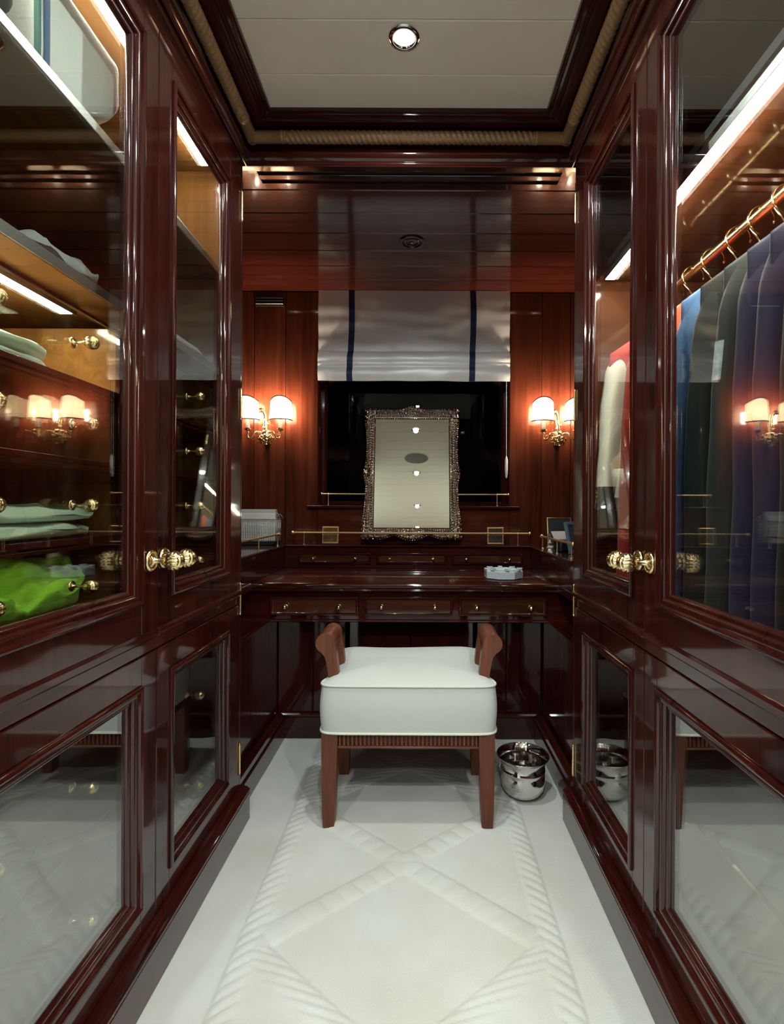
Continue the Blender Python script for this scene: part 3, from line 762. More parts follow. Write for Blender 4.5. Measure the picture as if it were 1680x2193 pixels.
sconce(at(1196, 2.95), 'gilt two-light wall sconce with cream shades, on the planks right of the window')

# ------------------------------------------------------------------ ornate silver table mirror, leaning back
TH = radians(10.4); ML = 0.806; MWD = 0.58
mx0 = at(882, 2.93)
TM = Matrix.Translation((mx0, 2.902, ZT+0.016)) @ Matrix.Rotation(-TH, 4, 'X')
mir = thing('table_mirror', 'ornate silver framed mirror leaning back on the dressing table tier', 'mirror', (mx0, 2.902, ZT))
gx, gz0, gz1 = 0.229, 0.066, 0.742     # glass half width, bottom, top
# bevelled plate
bv = 0.014
MB().box(-gx, gx, 0.0035, 0.008, gz0, gz1, 0).build('mirror_backing', BLACK, mir, T=TM)
MB().add([(-gx+bv, -0.002, gz0+bv), (gx-bv, -0.002, gz0+bv), (gx-bv, -0.002, gz1-bv), (-gx+bv, -0.002, gz1-bv), (-gx, 0.001, gz0), (gx, 0.001, gz0), (gx, 0.001, gz1), (-gx, 0.001, gz1)],
         [(0, 1, 2, 3), (4, 5, 1, 0), (5, 6, 2, 1), (6, 7, 3, 2), (7, 4, 0, 3)]).build('mirror_glass', MIRROR, mir, T=TM, smooth=0, recalc=False)
def outline(t):
    """t in 0..1 round the frame from bottom centre anticlockwise: inner point, outer point"""
    W2, H2 = gx-0.007, (gz1-gz0)/2-0.007
    per = 4*(W2+H2); s = t*per
    cz = (gz0+gz1)/2
    if s < W2: p = (s, -H2); q = ('b', s/W2)
    elif s < W2+2*H2: p = (W2, -H2+(s-W2)); q = ('r', (s-W2)/H2-1)
    elif s < 3*W2+2*H2: p = (W2-(s-W2-2*H2), H2); q = ('t', 1-(s-W2-2*H2)/W2)
    elif s < 3*W2+4*H2: p = (-W2, H2-(s-3*W2-2*H2)); q = ('l', 1-(s-3*W2-2*H2)/H2)
    else: p = (-W2+(s-3*W2-4*H2), -H2); q = ('b', -1+(s-3*W2-4*H2)/W2)
    sd, k = q
    # width of the frame grows to the corners and mid-points
    if sd in 'lr':
        wdt = 0.040+0.022*abs(k)**4+0.016*math.exp(-((k+0.02)/0.16)**2)+(0.010*max(0, -k)**2)
        ox = (1 if sd == 'r' else -1)*wdt; oz = 0.0
        c = max(0, (abs(k)-0.86)/0.14); oz = c*c*0.058*(1 if k > 0 else -1.25)
        ox *= 1-0.12*c
    else:
        wdt = 0.042+0.012*abs(k)**5+0.024*math.exp(-(k/0.2)**2)
        if sd == 'b': wdt += 0.018-0.020*math.exp(-((abs(k)-0.45)/0.16)**2)-0.010*math.exp(-(k/0.2)**2)
        oz = (1 if sd == 't' else -1)*wdt
        c = max(0, (abs(k)-0.80)/0.20); ox = c*c*0.050*(1 if k > 0 else -1)
        oz *= 1-0.10*c
    return Vector((p[0], 0, p[1]+cz)), Vector((p[0]+ox, 0, p[1]+cz+oz))
NS = 560
prof = [(0.0, 0.0, 0), (0.03, -0.006, 0), (0.12, -0.008, 0.0), (0.2, -0.013, 0.0035), (0.30, -0.015, 0.005), (0.40, -0.012, 0.0035), (0.47, -0.007, 0), (0.56, -0.014, 0.003), (0.68, -0.024, 0.006), (0.80, -0.026, 0.006), (0.91, -0.020, 0.004), (0.98, -0.010, 0.001), (1.0, 0.004, 0), (0.9, 0.010, 0)]
def frame_pt(i, j):
    t = i % 1.0; a, b = outline(t)
    q = prof[min(len(prof)-1, int(round(j*(len(prof)-1))))]
    ph = t*NS/4*2*pi
    rip = q[2]*2.2*(0.5+0.5*sin(ph+q[0]*9)) if q[2] else 0
    rip += 0.006*mnoise.noise((t*110, q[0]*9, 1.7)) if q[0] > 0.5 else 0
    p = a+(b-a)*q[0]
    return (p.x, q[1]-rip, p.z)
fm = MB().grid(frame_pt, NS, len(prof), wrap_u=True)
for sx in (-1, 1):
    for kz, rr in ((0.0, 0.020), (0.03, 0.013), (-0.03, 0.013)):
        fm.ball((sx*(gx+0.030), -0.018, (gz0+gz1)/2+kz), rr, 12, 8, lambda d: 1+0.2*sin(8*d[0]+5*d[2]))
for k in range(-3, 4):
    fm.ball((k*0.017, -0.016, gz1+0.030+0.012*cos(k*0.5)), 0.014, 12, 8, lambda d: 1+0.2*sin(7*d[0]+k))
    fm.ball((k*0.020, -0.014, gz0-0.034-0.006*cos(k*0.5)), 0.012, 12, 8, lambda d: 1+0.2*sin(7*d[0]+k))
fm.build('silver_frame', SILVER, mir, T=TM, smooth=60)
for nm, fr, cnt, rr, dy in (('inner_bead_row', 0.10, 170, 0.0056, -0.008), ('middle_bead_row', 0.47, 150, 0.0050, -0.009), ('outer_bead_row', 0.93, 170, 0.0062, -0.019)):
    bd = MB()
    for k in range(cnt):
        a, b = outline((k+0.5)/cnt); p = a+(b-a)*fr
        bd.ball((p.x, dy, p.z), rr, 8, 5)
    o = bd.build(nm, SILVER, mir, T=TM, smooth=180); o['kind'] = 'stuff'

# ------------------------------------------------------------------ small things on the tiers and the table
GOLDF = simple('gilt frame', (0.75, 0.52, 0.24), 0.28, 1.0, bump=(120, 0.1, 0.001))
PH1 = simple('sepia photograph', (0.13, 0.065, 0.025), 0.25, coat=0.6, var=0.8, bump=None); PH2 = simple('dark photograph', (0.07, 0.04, 0.02), 0.25, coat=0.6, var=0.8)
def photo_frame(u0, u1, yb, label, pm, lean=0.12):
    xm = at((u0+u1)/2, yb); wd = (u1-u0)*yb/FPX; h = 0.098
    T = Matrix.Translation((xm, yb, ZT+0.0022)) @ Matrix.Rotation(-lean, 4, 'X')
    f = thing('photo_frame', label, 'picture frame', (xm, yb, ZT))
    MB().sweep(lambda a, b, n: (a, -n, b), -wd/2, wd/2, 0, h, [(0, -0.010), (0, 0.002), (0.002, 0.004), (0.008, 0.004), (0.010, 0.002), (0.011, -0.002)]).build('frame', GOLDF, f, T=T)
    MB().box(-wd/2+0.001, wd/2-0.001, 0.002, 0.010, 0.001, h-0.001, 0.001).build('backing', BLACK, f, T=T)
    MB().box(-wd/2+0.009, wd/2-0.009, 0.0005, 0.0019, 0.009, h-0.009, 0).build('photograph', pm, f, T=T)
    if pm is PH2:
        MB().box(-0.014, 0.012, -0.0003, 0.0004, 0.014, 0.040, 0).box(-0.007, 0.006, -0.0003, 0.0004, 0.040, 0.060, 0).build('figure_silhouette', BLACK, f, T=T)
    else:
        for k in range(6): pass
photo_frame(690, 726, 2.915, 'small square brass frame with a sepia picture, left of the silver mirror', PH1)
photo_frame(1044, 1080, 2.915, 'small square brass frame with a dark silhouette, right of the silver mirror', PH2)

# letter basket with wire mesh on the left tier
LBY = 2.80; lx0, lx1 = -1.02, at(594, LBY)-0.008; lz0, lz1 = ZT+0.024, zat(1113, LBY)
lb = thing('letter_basket', 'wire mesh letter basket holding white stationery on the left tier', 'basket', ((lx0+lx1)/2, LBY, ZT))
WIRE = simple('pale wire', (0.50, 0.47, 0.42), 0.4, 0.6)
wm = MB()
nx, nz = 18, 7
for k in range(nx+1):
    x = lx0+(lx1-lx0)*k/nx
    for yy in (LBY, LBY+0.10): wm.tube([(x, yy, lz0), (x, yy, lz1)], 0.0011, 5)
for k in range(nz+1):
    z = lz0+(lz1-lz0)*k/nz
    wm.tube([(lx0, LBY, z), (lx1, LBY, z), (lx1, LBY+0.10, z), (lx0, LBY+0.10, z)], 0.0011, 5, closed=True)
for k in range(8):
    yy = LBY+0.10*k/8; wm.tube([(lx1, yy, lz0), (lx1, yy, lz1)], 0.0011, 5); wm.tube([(lx0, yy, lz0), (lx0, yy, lz1)], 0.0011, 5)
o = wm.build('wire_mesh', WIRE, lb, smooth=180)
MB().tube([(lx0, LBY, lz1), (lx1, LBY, lz1), (lx1, LBY+0.10, lz1), (lx0, LBY+0.10, lz1)], 0.003, 8, closed=True).build('rim', WIRE, lb)
sc_ = MB()
for k in range(5):
    xm = lx0+(lx1-lx0)*(k+0.5)/5
    sc_.tube([(xm-0.017+0.034*i/12, LBY+0.10, lz1+0.003+0.030*abs(sin(pi*i/12))) for i in range(13)], 0.0014, 5)
    sc_.tube([(xm+0.034*i/12, LBY+0.10, lz1+0.003+0.022*abs(sin(pi*i/12))) for i in range(13)], 0.0014, 5)
sc_.build('scroll_back', WIRE, lb, smooth=180)
MB().box(lx0, lx1, LBY, LBY+0.10, ZT+0.0005, lz0-0.002, 0.003).build('basket_base', BLACK, lb)
MB().box(lx0+0.004, lx1-0.004, LBY+0.004, LBY+0.096, lz0-0.001, lz0+0.002, 0).build('base_plate', WIRE, lb)
en = MB().box(lx0+0.008, lx1-0.006, LBY+0.012, LBY+0.018, lz0+0.003, lz1+0.030, 0.001)
tag(en.build('envelope', PAPER), 'front white envelope standing in the wire basket on the left tier', 'envelope')
en = MB().box(lx0+0.010, lx1-0.014, LBY+0.050, LBY+0.078, lz0+0.003, lz1+0.052, 0.001)
tag(en.build('writing_pad', simple('grey card', (0.5, 0.5, 0.48), 0.8)), 'taller grey stationery block behind the envelope in the wire basket', 'stationery')

# right tier: brass frame, leaning grey-blue frame, black case with pale lid, crystal bottle
pf = thing('photo_frame', 'thin brass rectangular frame on the right tier by the cabinet edge', 'picture frame', (0.70, 2.72, ZT))
T = Matrix.Translation((at(1197, 2.72), 2.72, ZT+0.003)) @ Matrix.Rotation(radians(-12), 4, 'X')
MB().sweep(lambda a, b, n: (a, -n, b), -0.055, 0.075, 0, 0.160, [(0, -0.008), (0, 0.003), (0.004, 0.004), (0.006, 0.002), (0.007, -0.002)]).build('frame', GOLDF, pf, T=T)
MB().box(-0.052, 0.072, 0.001, 0.008, 0.003, 0.157, 0.001).build('backing', BLACK, pf, T=T)
BLUEG = simple('grey blue lacquer', (0.10, 0.15, 0.18), 0.3, coat=0.5)
pf = thing('photo_frame', 'leaning slate blue frame on the right tier beside the cabinet', 'picture frame', (0.70, 2.36, ZT))
T = Matrix.Translation((at(1238, 2.40), 2.38, ZT+0.003)) @ Matrix.Rotation(radians(28), 4, 'Z') @ Matrix.Rotation(radians(-14), 4, 'X')
MB().sweep(lambda a, b, n: (a, -n, b), -0.055, 0.055, 0, 0.148, [(0, -0.008), (0, 0.003), (0.003, 0.005), (0.014, 0.004), (0.016, -0.002)]).build('frame', BLUEG, pf, T=T)
MB().box(-0.053, 0.053, 0.001, 0.008, 0.002, 0.146, 0.001).build('backing', simple('photo glass', (0.05, 0.05, 0.08), 0.1, coat=1.0), pf, T=T)
bc = thing('jewel_case', 'small black case with a pale open lid on the right tier', 'box', (0.69, 2.52, ZT))
T = Matrix.Translation((at(1211, 2.50), 2.50, ZT+0.001)) @ Matrix.Rotation(radians(20), 4, 'Z')
MB().box(-0.045, 0.045, -0.03, 0.03, 0, 0.055, 0.006).build('case', simple('black leather', (0.01, 0.01, 0.011), 0.35, bump=(200, 0.3, 0.001)), bc, T=T)
MB().box(-0.043, 0.043, -0.002, 0.002, 0, 0.05, 0.001).build('lid', simple('pale satin', (0.55, 0.5, 0.5), 0.35), bc, T=T @ Matrix.Translation((0, 0.024, 0.056)) @ Matrix.Rotation(radians(-40), 4, 'X'))
cbx = at(1166, 2.60)
cbt = thing('crystal_bottle', 'small cut crystal scent bottle on the far end of the right tier', 'bottle', (cbx+0.03, 2.60, ZT))
T = Matrix.Translation((cbx+0.03, 2.60, ZT+0.0005))
CG = pane_mat('cut crystal', (0.80, 0.86, 0.88), 0.12)
MB().lathe([(0.020, 0), (0.030, 0.006), (0.032, 0.020), (0.024, 0.034), (0.010, 0.042), (0.009, 0.050), (0.012, 0.052)], 8, T).build('bottle_body', CG, cbt, smooth=0)
MB().lathe([(0.006, 0.050), (0.008, 0.056), (0.016, 0.066), (0.012, 0.078), (0.002, 0.084)], 8, T).build('stopper', CG, cbt, smooth=0)

# octagonal crystal ashtray on the table
ax_, ay_ = at(1079, 2.50), 2.50
asht = thing('ashtray', 'pale octagonal crystal ashtray on the right of the polished table top', 'ashtray', (ax_, ay_, ZD))
T = Matrix.Translation((ax_, ay_, ZD+0.0005)) @ Matrix.Rotation(pi/8+0.05, 4, 'Z')
MB().lathe([(0.086, 0), (0.094, 0.004), (0.095, 0.036), (0.090, 0.043), (0.076, 0.043), (0.066, 0.034), (0.060, 0.014), (0.001, 0.012)], 8, T).build('ashtray_body', CRYS, asht, smooth=20)
an = MB()
for k in range(8):
    a = 2*pi*k/8
    an.box(-0.013, 0.013, -0.010, 0.010, 0.0, 0.007, 0.002, Matrix.Rotation(a+pi/8, 4, 'Z') @ Matrix.Translation((0.080, 0, 0.0425)))
an.build('rim_notch', CRYS, asht, T=T)

# ------------------------------------------------------------------ stool
ST = thing('stool', 'upholstered cream vanity stool with scroll arms and tapered mahogany legs', 'stool', (-0.0415, 1.95, 0))
sx0, sx1, sy0, sy1 = -0.338, 0.255, 1.75, 2.147
scx = (sx0+sx1)/2
for ix, xx in ((-1, sx0), (1, sx1)):
    for iy, yy in ((-1, sy0), (1, sy1)):
        wt, wbm = 0.056, 0.038
        # tapered square leg, outer faces straight at the top then drawn in
        def sq(z, wd, off):
            xo = xx-ix*off; yo = yy-iy*off if iy > 0 else yy+off*0.6
            xi = xo-ix*wd; yi = yo-iy*wd
            return [(xo, yo, z), (xi, yo, z), (xi, yi, z), (xo, yi, z)]
        lv = sq(0.002, wbm, 0.006)+sq(0.06, wbm+0.006, 0.003)+sq(0.27, wt-0.002, 0.0)+sq(0.323, wt, 0.0)
        fs = [(3, 2, 1, 0), (12, 13, 14, 15)]
        for r in range(3):
            for k in range(4): fs.append((r*4+k, r*4+(k+1) % 4, (r+1)*4+(k+1) % 4, (r+1)*4+k))
        MB().add(lv, fs).build('leg', STZ, ST, smooth=20)
RB0, RB1 = 0.272, 0.323
for nm, (x0, x1, y0, y1) in {'front': (sx0+0.055, sx1-0.055, sy0+0.022, sy0+0.040), 'back': (sx0+0.055, sx1-0.055, sy1-0.034, sy1-0.012), 'l': (sx0+0.012, sx0+0.034, sy0+0.055, sy1-0.055), 'r': (sx1-0.034, sx1-0.012, sy0+0.055, sy1-0.055)}.items():
    ra = MB().box(x0, x1, y0, y1, RB0, RB1, 0.002)
    hor = nm in ('front', 'back')
    if hor:
        yo = y0 if nm == 'front' else y1
        sgn = -1 if nm == 'front' else 1
        ra.box(x0, x1, yo, yo+sgn*0.017, RB0, RB0+0.007, 0.002)
    rail = ra.build('seat_rail', STX if hor else STZ, ST)
    if nm == 'front':
        n = 34
        for k in range(n):
            xm = x0+(x1-x0)*(k+0.5)/n
            hw = (x1-x0)/n*0.27
            MB().box(xm-hw, xm+hw, y0-0.015, y0+0.001, RB0+0.008, RB1-0.003, 0.002).build('reed', STZ, rail)
    elif not hor:
        fl_ = MB(); n = 30; xo = x0 if nm == 'l' else x1; sg_ = -1 if nm == 'l' else 1
        for k in range(n):
            ym = y0+(y1-y0)*(k+0.5)/n; hw = (y1-y0)/n*0.27
            fl_.box(xo, xo+sg_*0.008, ym-hw, ym+hw, RB0+0.008, RB1-0.003, 0.002)
        o = fl_.build('reeding', STZ, rail); o['kind'] = 'stuff'
# cushion: boxed sides, crowned top notched round the arms
hx, hy = (sx1-sx0)/2+0.006, (sy1-sy0)/2+0.004; cyy = (sy0+sy1)/2
def plan(t):
    """rounded rectangle, pinched in at the sides where the arms stand"""
    a = 2*pi*t; n = 13.0
    c, s = cos(a), sin(a)
    r = (abs(c)**n+abs(s)**n)**(-1/n)
    return r*c, r*s
def cush(i, j):
    px, py = plan(i)
    # j: 0 bottom edge .. 0.45 top seam .. 1 centre of the top
    zseam = 0.488+0.010*abs(py)**2*0
    if j <= 0.45:
        q = j/0.45
        bul = 0.006*sin(pi*q)
        x = px*(hx+bul); yv = py*(hy+bul); z = 0.324+(zseam-0.324)*q
    else:
        q = (j-0.45)/0.55
        k = 1-q
        x = px*hx*k; yv = py*hy*k
        e = 1-k**2.6
        z = zseam+0.040*e**0.8+0.016*max(0, py*k)+0.016*(abs(px*k)**2.0)*e
        z += 0.002*sin(12*x)*sin(10*yv)
    # sides drawn in beside the arms above the seam
    if j > 0.25:
        mid = math.exp(-((yv+0.03)/0.105)**4)
        x *= 1-0.085*mid*min(1, (j-0.25)/0.2)*min(1, abs(px)**2)
    return (scx+x, cyy+yv, z)
MB().grid(cush, 160, 46, wrap_u=True).build('cushion', STOOLF, ST, smooth=180)
pp = MB(); pts = []
for k in range(160):
    p = Vector(cush(k/160, 0.45)); c = Vector((scx, cyy, p.z)); pts.append(p+(p-c).normalized()*0.002)
pp.tube(pts, 0.0042, 8, closed=True); pp.build('top_piping', PIPING, ST, smooth=180)
pts = [Vector(cush(k/160, 0.0))+Vector((0, 0, 0.003)) for k in range(160)]
MB().tube([(p.x+(p.x-scx)*0.01, p.y+(p.y-cyy)*0.01, p.z) for p in pts], 0.0042, 8, closed=True).build('hem_piping', PIPING, ST, smooth=180)
# scroll arms
for sd in (-1, 1):
    cxx = scx+sd*0.295; czz = 0.617; R = 0.034
    poly = []
    for k in range(23):      # round scroll head, counter clockwise from the inner side
        a = radians(-5+k*250/22); poly.append((cos(a)*R, sin(a)*R))
    tail = [(-0.002, -0.046), (0.004, -0.066), (0.008, -0.090), (0.012, -0.120), (0.048, -0.120), (0.046, -0.090), (0.043, -0.062), (0.0405, -0.040), (0.0375, -0.020)]
    # head leans outwards; tail runs down and inwards to the seat
    poly = [(-a, b) for a, b in poly]
    tail_o = [(-p[0], p[1]) for p in tail]
    prof_arm = [( -sd*a, b) for a, b in (poly+tail_o)]
    def armmap(a, b, d): return (cxx+a, d, czz+b)
    prof2 = [(sd*-1*x, z) for x, z in [(-q[0], q[1]) for q in poly]+[(-q[0], q[1]) for q in tail_o]]
    for (ya, yb_) in ((1.805, 1.838), (1.950, 1.980)):
        MB().extrude(prof2, armmap, ya, yb_).build('arm_scroll', STZ, ST, smooth=30)
    MB().tube([(cxx, 1.838, czz), (cxx, 1.950, czz)], R*0.97, 28).build('arm_rail', STX, ST, smooth=40)

# ------------------------------------------------------------------ steel bin
bnx, bny = 0.393, 1.967
bn = thing('waste_bin', 'polished steel bowl-shaped bin on the carpet right of the stool', 'bin', (bnx, bny, 0.003))
T = Matrix.Translation((bnx, bny, 0.004))
MB().lathe([(0.040, 0.0), (0.055, 0.002), (0.070, 0.014), (0.080, 0.034), (0.084, 0.058), (0.0835, 0.082), (0.0825, 0.095), (0.0845, 0.097), (0.0845, 0.101), (0.0825, 0.103), (0.084, 0.122), (0.089, 0.136), (0.0965, 0.145), (0.0985, 0.147), (0.0985, 0.149), (0.0965, 0.150), (0.092, 0.145), (0.084, 0.134), (0.080, 0.120), (0.080, 0.060), (0.074, 0.030), (0.060, 0.012), (0.001, 0.010)], 48, T).build('bin_body', STEEL, bn, smooth=50)
MB().tube([(bnx+0.0975*cos(2*pi*k/48), bny+0.0975*sin(2*pi*k/48), 0.1535) for k in range(48)], 0.0022, 8, closed=True).build('rim_ring', STEEL, bn, smooth=180)

# ------------------------------------------------------------------ folded clothes in the left wardrobe
def soft_slab(x0, x1, y0, y1, z0, z1, seed, amp=0.006, ex=5.0, nu=56, nv=26, fall=0.0, e2=0.65):
    """pillowy folded textile"""
    cx, cy, cz = (x0+x1)/2, (y0+y1)/2, (z0+z1)/2; hx_, hy_, hz = (x1-x0)/2, (y1-y0)/2, (z1-z0)/2
    m = MB()
    def f(i, j):
        a = 2*pi*i; ph = pi*(j-0.5)
        def sp(v, e): return (abs(v)**e)*(1 if v >= 0 else -1)
        e1 = 2/ex
        X = sp(cos(ph), e2)*sp(cos(a), e1); Y = sp(cos(ph), e2)*sp(sin(a), e1); Z = sp(sin(ph), e2)
        n = mnoise.noise((X*2.2+seed, Y*2.2, Z*1.5))+0.5*mnoise.noise((X*5, Y*5+seed, Z*3))
        p = [cx+X*hx_, cy+Y*hy_, cz+Z*hz]
        if Z > -0.5: p[2] += amp*n*1.6-fall*max(0, -X)*hz
        p[0] += amp*0.8*n; p[1] += amp*0.8*mnoise.noise((seed, X*3, Y*3))
        if p[2] < z0: p[2] = z0
        return tuple(p)
    return m.grid(f, nu, nv, wrap_u=True)
def folded(name, label, cat, x0, x1, y0, y1, zb, layers, th, mat, seed, group=None, amp=0.005, stripes=None):
    m = MB(); z = zb+0.0008
    for k in range(layers):
        j = random.uniform(-0.006, 0.006)
        s = soft_slab(x0+j, x1+j*0.5, y0, y1-abs(j), z, z+th, seed+k*3.1, amp)
        m.add(s.v, s.f); z += th*0.93
    o = m.build(name, mat, None, smooth=180)
    tag(o, label, cat, group)
    return o
WTOW = cloth('white terry', (0.72, 0.75, 0.70), 0.95, (220, 0.4, 0.002))
CH = cloth('charcoal knit', (0.022, 0.027, 0.028), 0.9, sheen=0.05)
GRYF = cloth('grey fleece', (0.30, 0.31, 0.29), 0.9, (240, 0.6, 0.003))
GREEN = cloth('lime jersey', (0.46, 0.82, 0.06), 0.75, (38, 0.6, 0.010), 0.15)
PALE = cloth('pale grey cotton', (0.74, 0.79, 0.74), 0.85)
OLIVE = cloth('olive grey cotton', (0.10, 0.11, 0.085), 0.85)
TEAL = cloth('blue jersey', (0.06, 0.22, 0.36), 0.8)
# top shelf (1.92): tall white towel with blue stripe, dark garment
zt = 1.9205
tw = thing('towel', 'thick folded white towel with blue and green bands on the top shelf, left wardrobe', 'towel', (-0.86, 1.05, zt))
def towel_part(nm, mt, y0, y1, xo, seed):
    m = soft_slab(-1.02, xo, y0, y1, zt, zt+0.228, seed, 0.003 if y1-y0 > 0.05 else 0.0008, ex=16.0, e2=0.14, nu=80, nv=44)
    m.v = [(x, y, z+(zt+0.228-z)*max(0, (y-1.142)/0.09)*0.55+0.0004) for x, y, z in m.v]
    m.build(nm, mt, tw, smooth=180)
towel_part('towel_body', WTOW, 0.952, 1.232, -0.722, 3)
towel_part('blue_band', cloth('blue band', (0.05, 0.11, 0.24), sheen=0.05), 0.974, 0.990, -0.7185, 5)
towel_part('green_band', cloth('green band', (0.06, 0.20, 0.17), sheen=0.05), 0.958, 0.967, -0.7188, 7)
folded('sweater', 'folded charcoal sweater beside the white towel on the top shelf', 'sweater', -1.0, -0.724, 0.70, 0.945, zt, 4, 0.056, CH, 11)
folded('blanket', 'folded grey fleece along the far end of the top shelf', 'blanket', -1.0, -0.712, 1.30, 1.74, zt, 1, 0.030, GRYF, 15)
zt = 1.5755
folded('shawl', 'crumpled grey woven shawl on the middle shelf beside the door stile', 'shawl', -0.98, -0.712, 0.93, 1.17, zt, 1, 0.040, GRYF, 21, amp=0.010)
folded('blanket', 'folded pale grey blanket at the far end of the middle shelf', 'blanket', -1.0, -0.712, 1.30, 1.74, zt, 1, 0.034, GRYF, 25)
# drawers
def floor_of(hc): return HC+hc-0.080+0.0085
folded('shirt', 'folded pale shirt in the top glass-fronted drawer, near column', 'shirt', -1.02, -0.735, 0.72, 1.06, floor_of(0.330), 2, 0.030, PALE, 31)
folded('shirt', 'folded pale shirt in the second glass-fronted drawer, near column', 'shirt', -1.02, -0.735, 0.71, 0.93, floor_of(0.165), 2, 0.040, PALE, 35)
folded('shirt', 'folded white shirt in the third glass-fronted drawer down', 'shirt', -1.03, -0.730, 0.80, 1.195, floor_of(0.0), 2, 0.036, cloth('white cotton', (0.82, 0.88, 0.84)), 41, amp=0.009)
folded('cap', 'rounded olive grey garment in front of the white folded shirt', 'garment', -0.90, -0.728, 0.70, 0.795, floor_of(0.0), 1, 0.075, OLIVE, 45, amp=0.006)
m = soft_slab(-1.03, -0.728, 0.80, 1.185, floor_of(-0.165), floor_of(-0.165)+0.128, 51, 0.021, 3.0, 110, 56)
tag(m.build('jersey', GREEN, None, smooth=180), 'crumpled lime green jersey in the bottom glass-fronted drawer', 'jersey')
folded('swimsuit', 'blue rolled garment at the near end of the lime jersey', 'garment', -0.90, -0.730, 0.68, 0.775, floor_of(-0.165), 1, 0.080, TEAL, 55)
m = soft_slab(-1.03, -0.735, 1.29, 1.50, floor_of(0.0), floor_of(0.0)+0.062, 61, 0.008, 3.0)
tag(m.build('top', cloth('yellow green jersey', (0.34, 0.52, 0.06)), None, smooth=180), 'yellow green folded top in a far column drawer', 'top')

# ------------------------------------------------------------------ hanging clothes in the right wardrobe
def hanger(yc, label, tone):
    h = thing('clothes_hanger', label, 'hanger', (RX, yc, RZ2-0.10), 'hangers on the brass rail')
    pts = []
    for k in range(20):
        a = radians(-20+k*250/19)
        pts.append((RX+0.032*cos(a), yc, RZ2+0.032*sin(a)-0.0160))
    pts2 = [(RX-0.012, yc, RZ2-0.040), (RX, yc, RZ2-0.055), (RX, yc, RZ2-0.095)]
    pts = [(p[0], p[1], p[2]) for p in pts]
    MB().tube(pts+[(RX-0.026, yc, RZ2-0.038), (RX-0.010, yc, RZ2-0.060), (RX, yc, RZ2-0.076), (RX, yc, RZ2-0.150)], 0.0026, 8).build('hook', BRASS, h, smooth=180)
    ap_ = [(RX+0.105*t, yc, RZ2-0.152-0.058*abs(t)**1.2) for t in [i/8-1 for i in range(17)]]
    MB().tube(ap_, [0.005+0.004*sin(pi*min(1, max(0, i/16))) for i in range(17)], 10).build('shoulders', tone, h, smooth=180)
HW = wood('hanger wood', (0.20, 0.08, 0.03), (0.42, 0.20, 0.09), 0, coat=0.6)
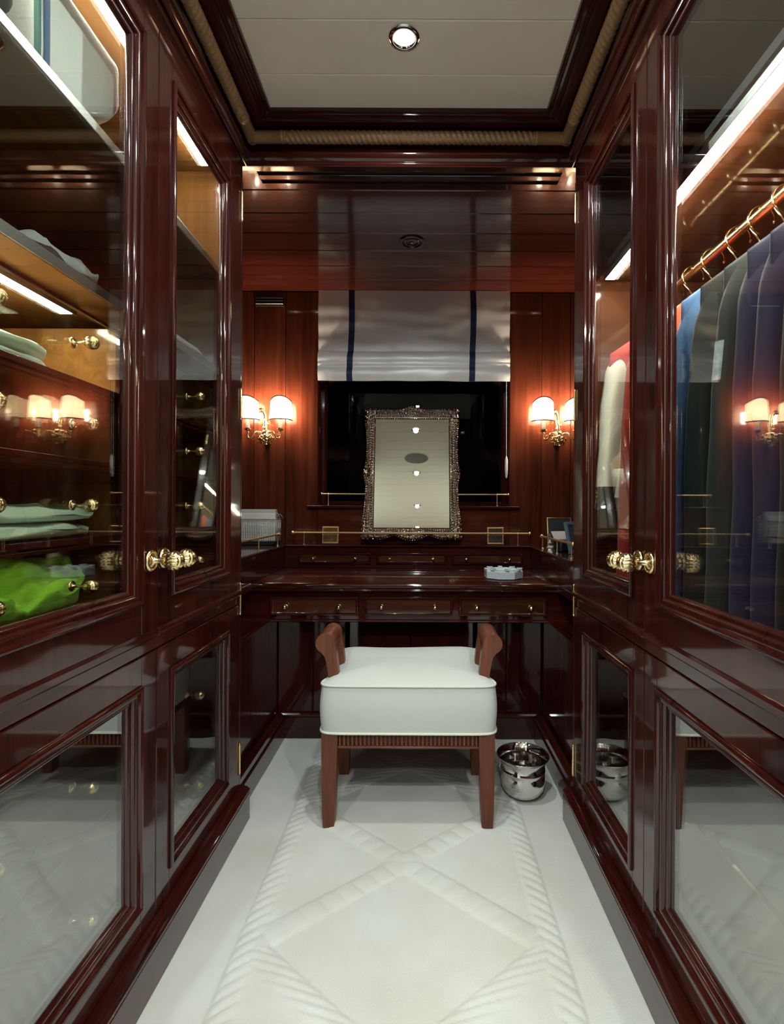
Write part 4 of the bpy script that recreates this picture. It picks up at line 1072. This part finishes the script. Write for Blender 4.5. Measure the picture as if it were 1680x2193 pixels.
def jacket(yc, mat, length, label, cat, seed, th=0.024, wide=0.192, swing=0.026, panel=None, name='jacket', sleeve=True, collar=None):
    j = thing(name, label, cat, (RX, yc, RZ2-0.11))
    length = min(length, 0.885); z0 = RZ2-0.120; rnd = random.Random(seed); ph = rnd.uniform(0, 6)
    m = MB()
    zh = z0-length
    def body(i, q):
        a = 2*pi*i; c, sn = cos(a), sin(a)
        cx_ = (abs(c)**0.75)*(1 if c >= 0 else -1)
        zt_ = z0+0.004-0.125*(sqrt(max(0.0, abs(cx_)-0.16)**2+0.012)-0.1095 if abs(cx_) > 0.16 else 0.0)**1.06*1.12
        q2 = q**1.25; d = (zt_-zh)*q2
        z = zt_-d
        wd = wide-0.008*min(1, d/0.2)+0.012*q2
        t = th*max(min(1, (d/0.035))**0.5, 0.62*min(1, max(0, (0.42-abs(cx_))/0.26)))*(0.8+0.3*q2)
        yv = t*(abs(sn)**0.8)*(1 if sn >= 0 else -1)
        fold = 0.008*sin(5*a+ph+2.5*d)*min(1, d/0.2)+0.004*sin(11*a+ph*2+4*d)*min(1, d/0.25)
        yv += fold*(0.4+0.6*abs(sn))
        return (RX+wd*cx_-swing*q2*0.6*(1 if c < 0 else -0.3), yc+yv, z)
    m.grid(body, 56, 44, wrap_u=True)
    bt = m.build('body', mat, j, smooth=180)
    # close the hem and neck with soft caps through a lining
    if sleeve:
        for sd in (-1, 1):
            s = MB(); L = min(0.80, length*0.90)
            def slv(i, q, sd=sd, L=L):
                a = 2*pi*i; d = q*L
                cxv = RX+sd*(wide-0.036+0.016*min(1, q*3))-(swing*0.9*q if sd < 0 else -swing*0.3*q)
                e = min(1, (q+0.01)/0.12)**0.5
                r = (0.040-0.010*q)*e; w2 = (th*1.05-0.003*q)*e
                rip = 1+0.06*sin(18*q+2*a+ph)*q+0.05*sin(3*a+ph)
                return (cxv+r*cos(a)*rip, yc+0.006*sin(ph+5*q)+w2*sin(a)*rip, z0-0.092-d)
            if sd < 0: slv_of = lambda i, q, f=slv, L=L: f(i, q, -1, L)
            s.grid(slv, 28, 34, wrap_u=True)
            s.build('sleeve', mat if not (panel and panel[1] == 'sleeve') else panel[0], j, smooth=180)
    if panel and panel[1] == 'shoulder':
        p = MB()
        def pan(i, q):
            b = Vector(body(i, 0.004+q*0.30)); c0 = Vector((RX, yc, b.z))
            o_ = b-c0; return tuple(c0+Vector((o_.x*1.012, o_.y*1.10+0.0004, 0)))
        p.grid(pan, 56, 14, wrap_u=True).build('shoulder_panel', panel[0], j, smooth=180)
    if panel and panel[1] == 'cuff':
        p = MB(); L = min(0.80, length*0.90)
        p.tube([(RX-wide-swing*0.94-0.0, yc, z0-0.060-L*0.93), (RX-wide-swing, yc, z0-0.060-L-0.03)], [0.040, 0.036], 14)
        p.build('cuff', panel[0], j, smooth=60)
    if panel and panel[1] == 'badge':
        MB().grid(lambda u, v: (lambda p: (RX+(p[0]-RX)*1.006-0.001, p[1]-0.0012, p[2]))(slv_of(0.48+0.12*u, 0.20+0.10*v)), 8, 10).build('sleeve_badge', panel[0], j, smooth=180)
    if panel and panel[1] == 'shoulder':
        MB().grid(lambda u, v: (lambda p: (p[0], yc+(p[1]-yc)*1.05, p[2]))(slv_of(u, 0.86+0.145*v)), 28, 8, wrap_u=True).build('cuff', BLK, j, smooth=180)
    if collar:
        c_ = MB().tube([(RX+0.050*cos(a), yc+0.024*sin(a), z0+0.006+0.010*cos(a)) for a in [2*pi*k/24 for k in range(24)]], 0.013, 8, closed=True)
        c_.build('collar', collar, j, smooth=180)
    return j
RED = cloth('red jacket cloth', (0.34, 0.016, 0.009), 0.6, var=0.06); WHT = cloth('cream jacket cloth', (0.62, 0.60, 0.50), 0.7, var=0.05)
ORG = cloth('coral fleece', (0.72, 0.11, 0.05), 0.85); DEN = cloth('blue denim', (0.06, 0.16, 0.36), 0.8, (70, 0.3, 0.003), 0.35)
DGR = cloth('dark green wool', (0.010, 0.015, 0.013), 0.85, sheen=0.08); GGR = cloth('slate green wool', (0.022, 0.031, 0.030), 0.85, sheen=0.12)
NAV = cloth('navy wool', (0.013, 0.015, 0.046), 0.8, sheen=0.1); NV2 = cloth('indigo wool', (0.019, 0.015, 0.045), 0.8, sheen=0.1)
BRN = cloth('brown black wool', (0.014, 0.010, 0.008), 0.85, sheen=0.1); BLK = cloth('black cloth', (0.008, 0.009, 0.011), 0.8, sheen=0.05)
MULTI = cloth('pale badge', (0.26, 0.33, 0.36), 0.7, (60, 0.1, 0.001), var=0.9)
jk = [
    (1.660, WHT, 0.56, 'cream sailing jacket with red shoulders, farthest on the brass rail', 'jacket', (RED, 'shoulder'), 'jacket', None),
    (1.545, RED, 0.92, 'long red jacket hanging behind the cream sailing jacket', 'jacket', None, 'jacket', None),
    (1.440, BLK, 0.80, 'plain black jacket hanging between the red ones', 'jacket', None, 'jacket', None),
    (1.325, ORG, 0.80, 'coral red fleece jacket beside the pale blue denim shirt', 'jacket', None, 'jacket', ORG),
    (1.235, DEN, 0.92, 'washed blue denim shirt hanging on the brass rail', 'shirt', None, 'shirt', None),
    (1.150, DGR, 0.90, 'very dark green jacket next to the denim shirt', 'jacket', None, 'jacket', None),
    (1.060, GGR, 0.92, 'slate green jacket with a small pale sleeve badge', 'jacket', (MULTI, 'badge'), 'jacket', None),
    (0.985, NAV, 0.92, 'navy blue jacket beside the slate green one', 'jacket', None, 'jacket', None),
    (0.920, NV2, 0.93, 'indigo purple jacket next to the navy one', 'jacket', None, 'jacket', None),
    (0.855, BRN, 0.93, 'brown black jacket near the right edge of the photo', 'jacket', None, 'jacket', None),
    (0.785, GGR, 0.92, 'slate green coat nearest on the brass rail', 'coat', None, 'coat', None),
]
for k, (yc, mt, ln, lab, cat, pan, nm, col) in enumerate(jk):
    hanger(yc, 'brass hooked wooden hanger carrying the %s' % lab.split(',')[0], HW)
    jacket(yc, mt, ln, lab, cat, 100+k, panel=pan, name=nm, collar=col, wide=0.192 if k else 0.206, swing=0.026 if k else 0.044)
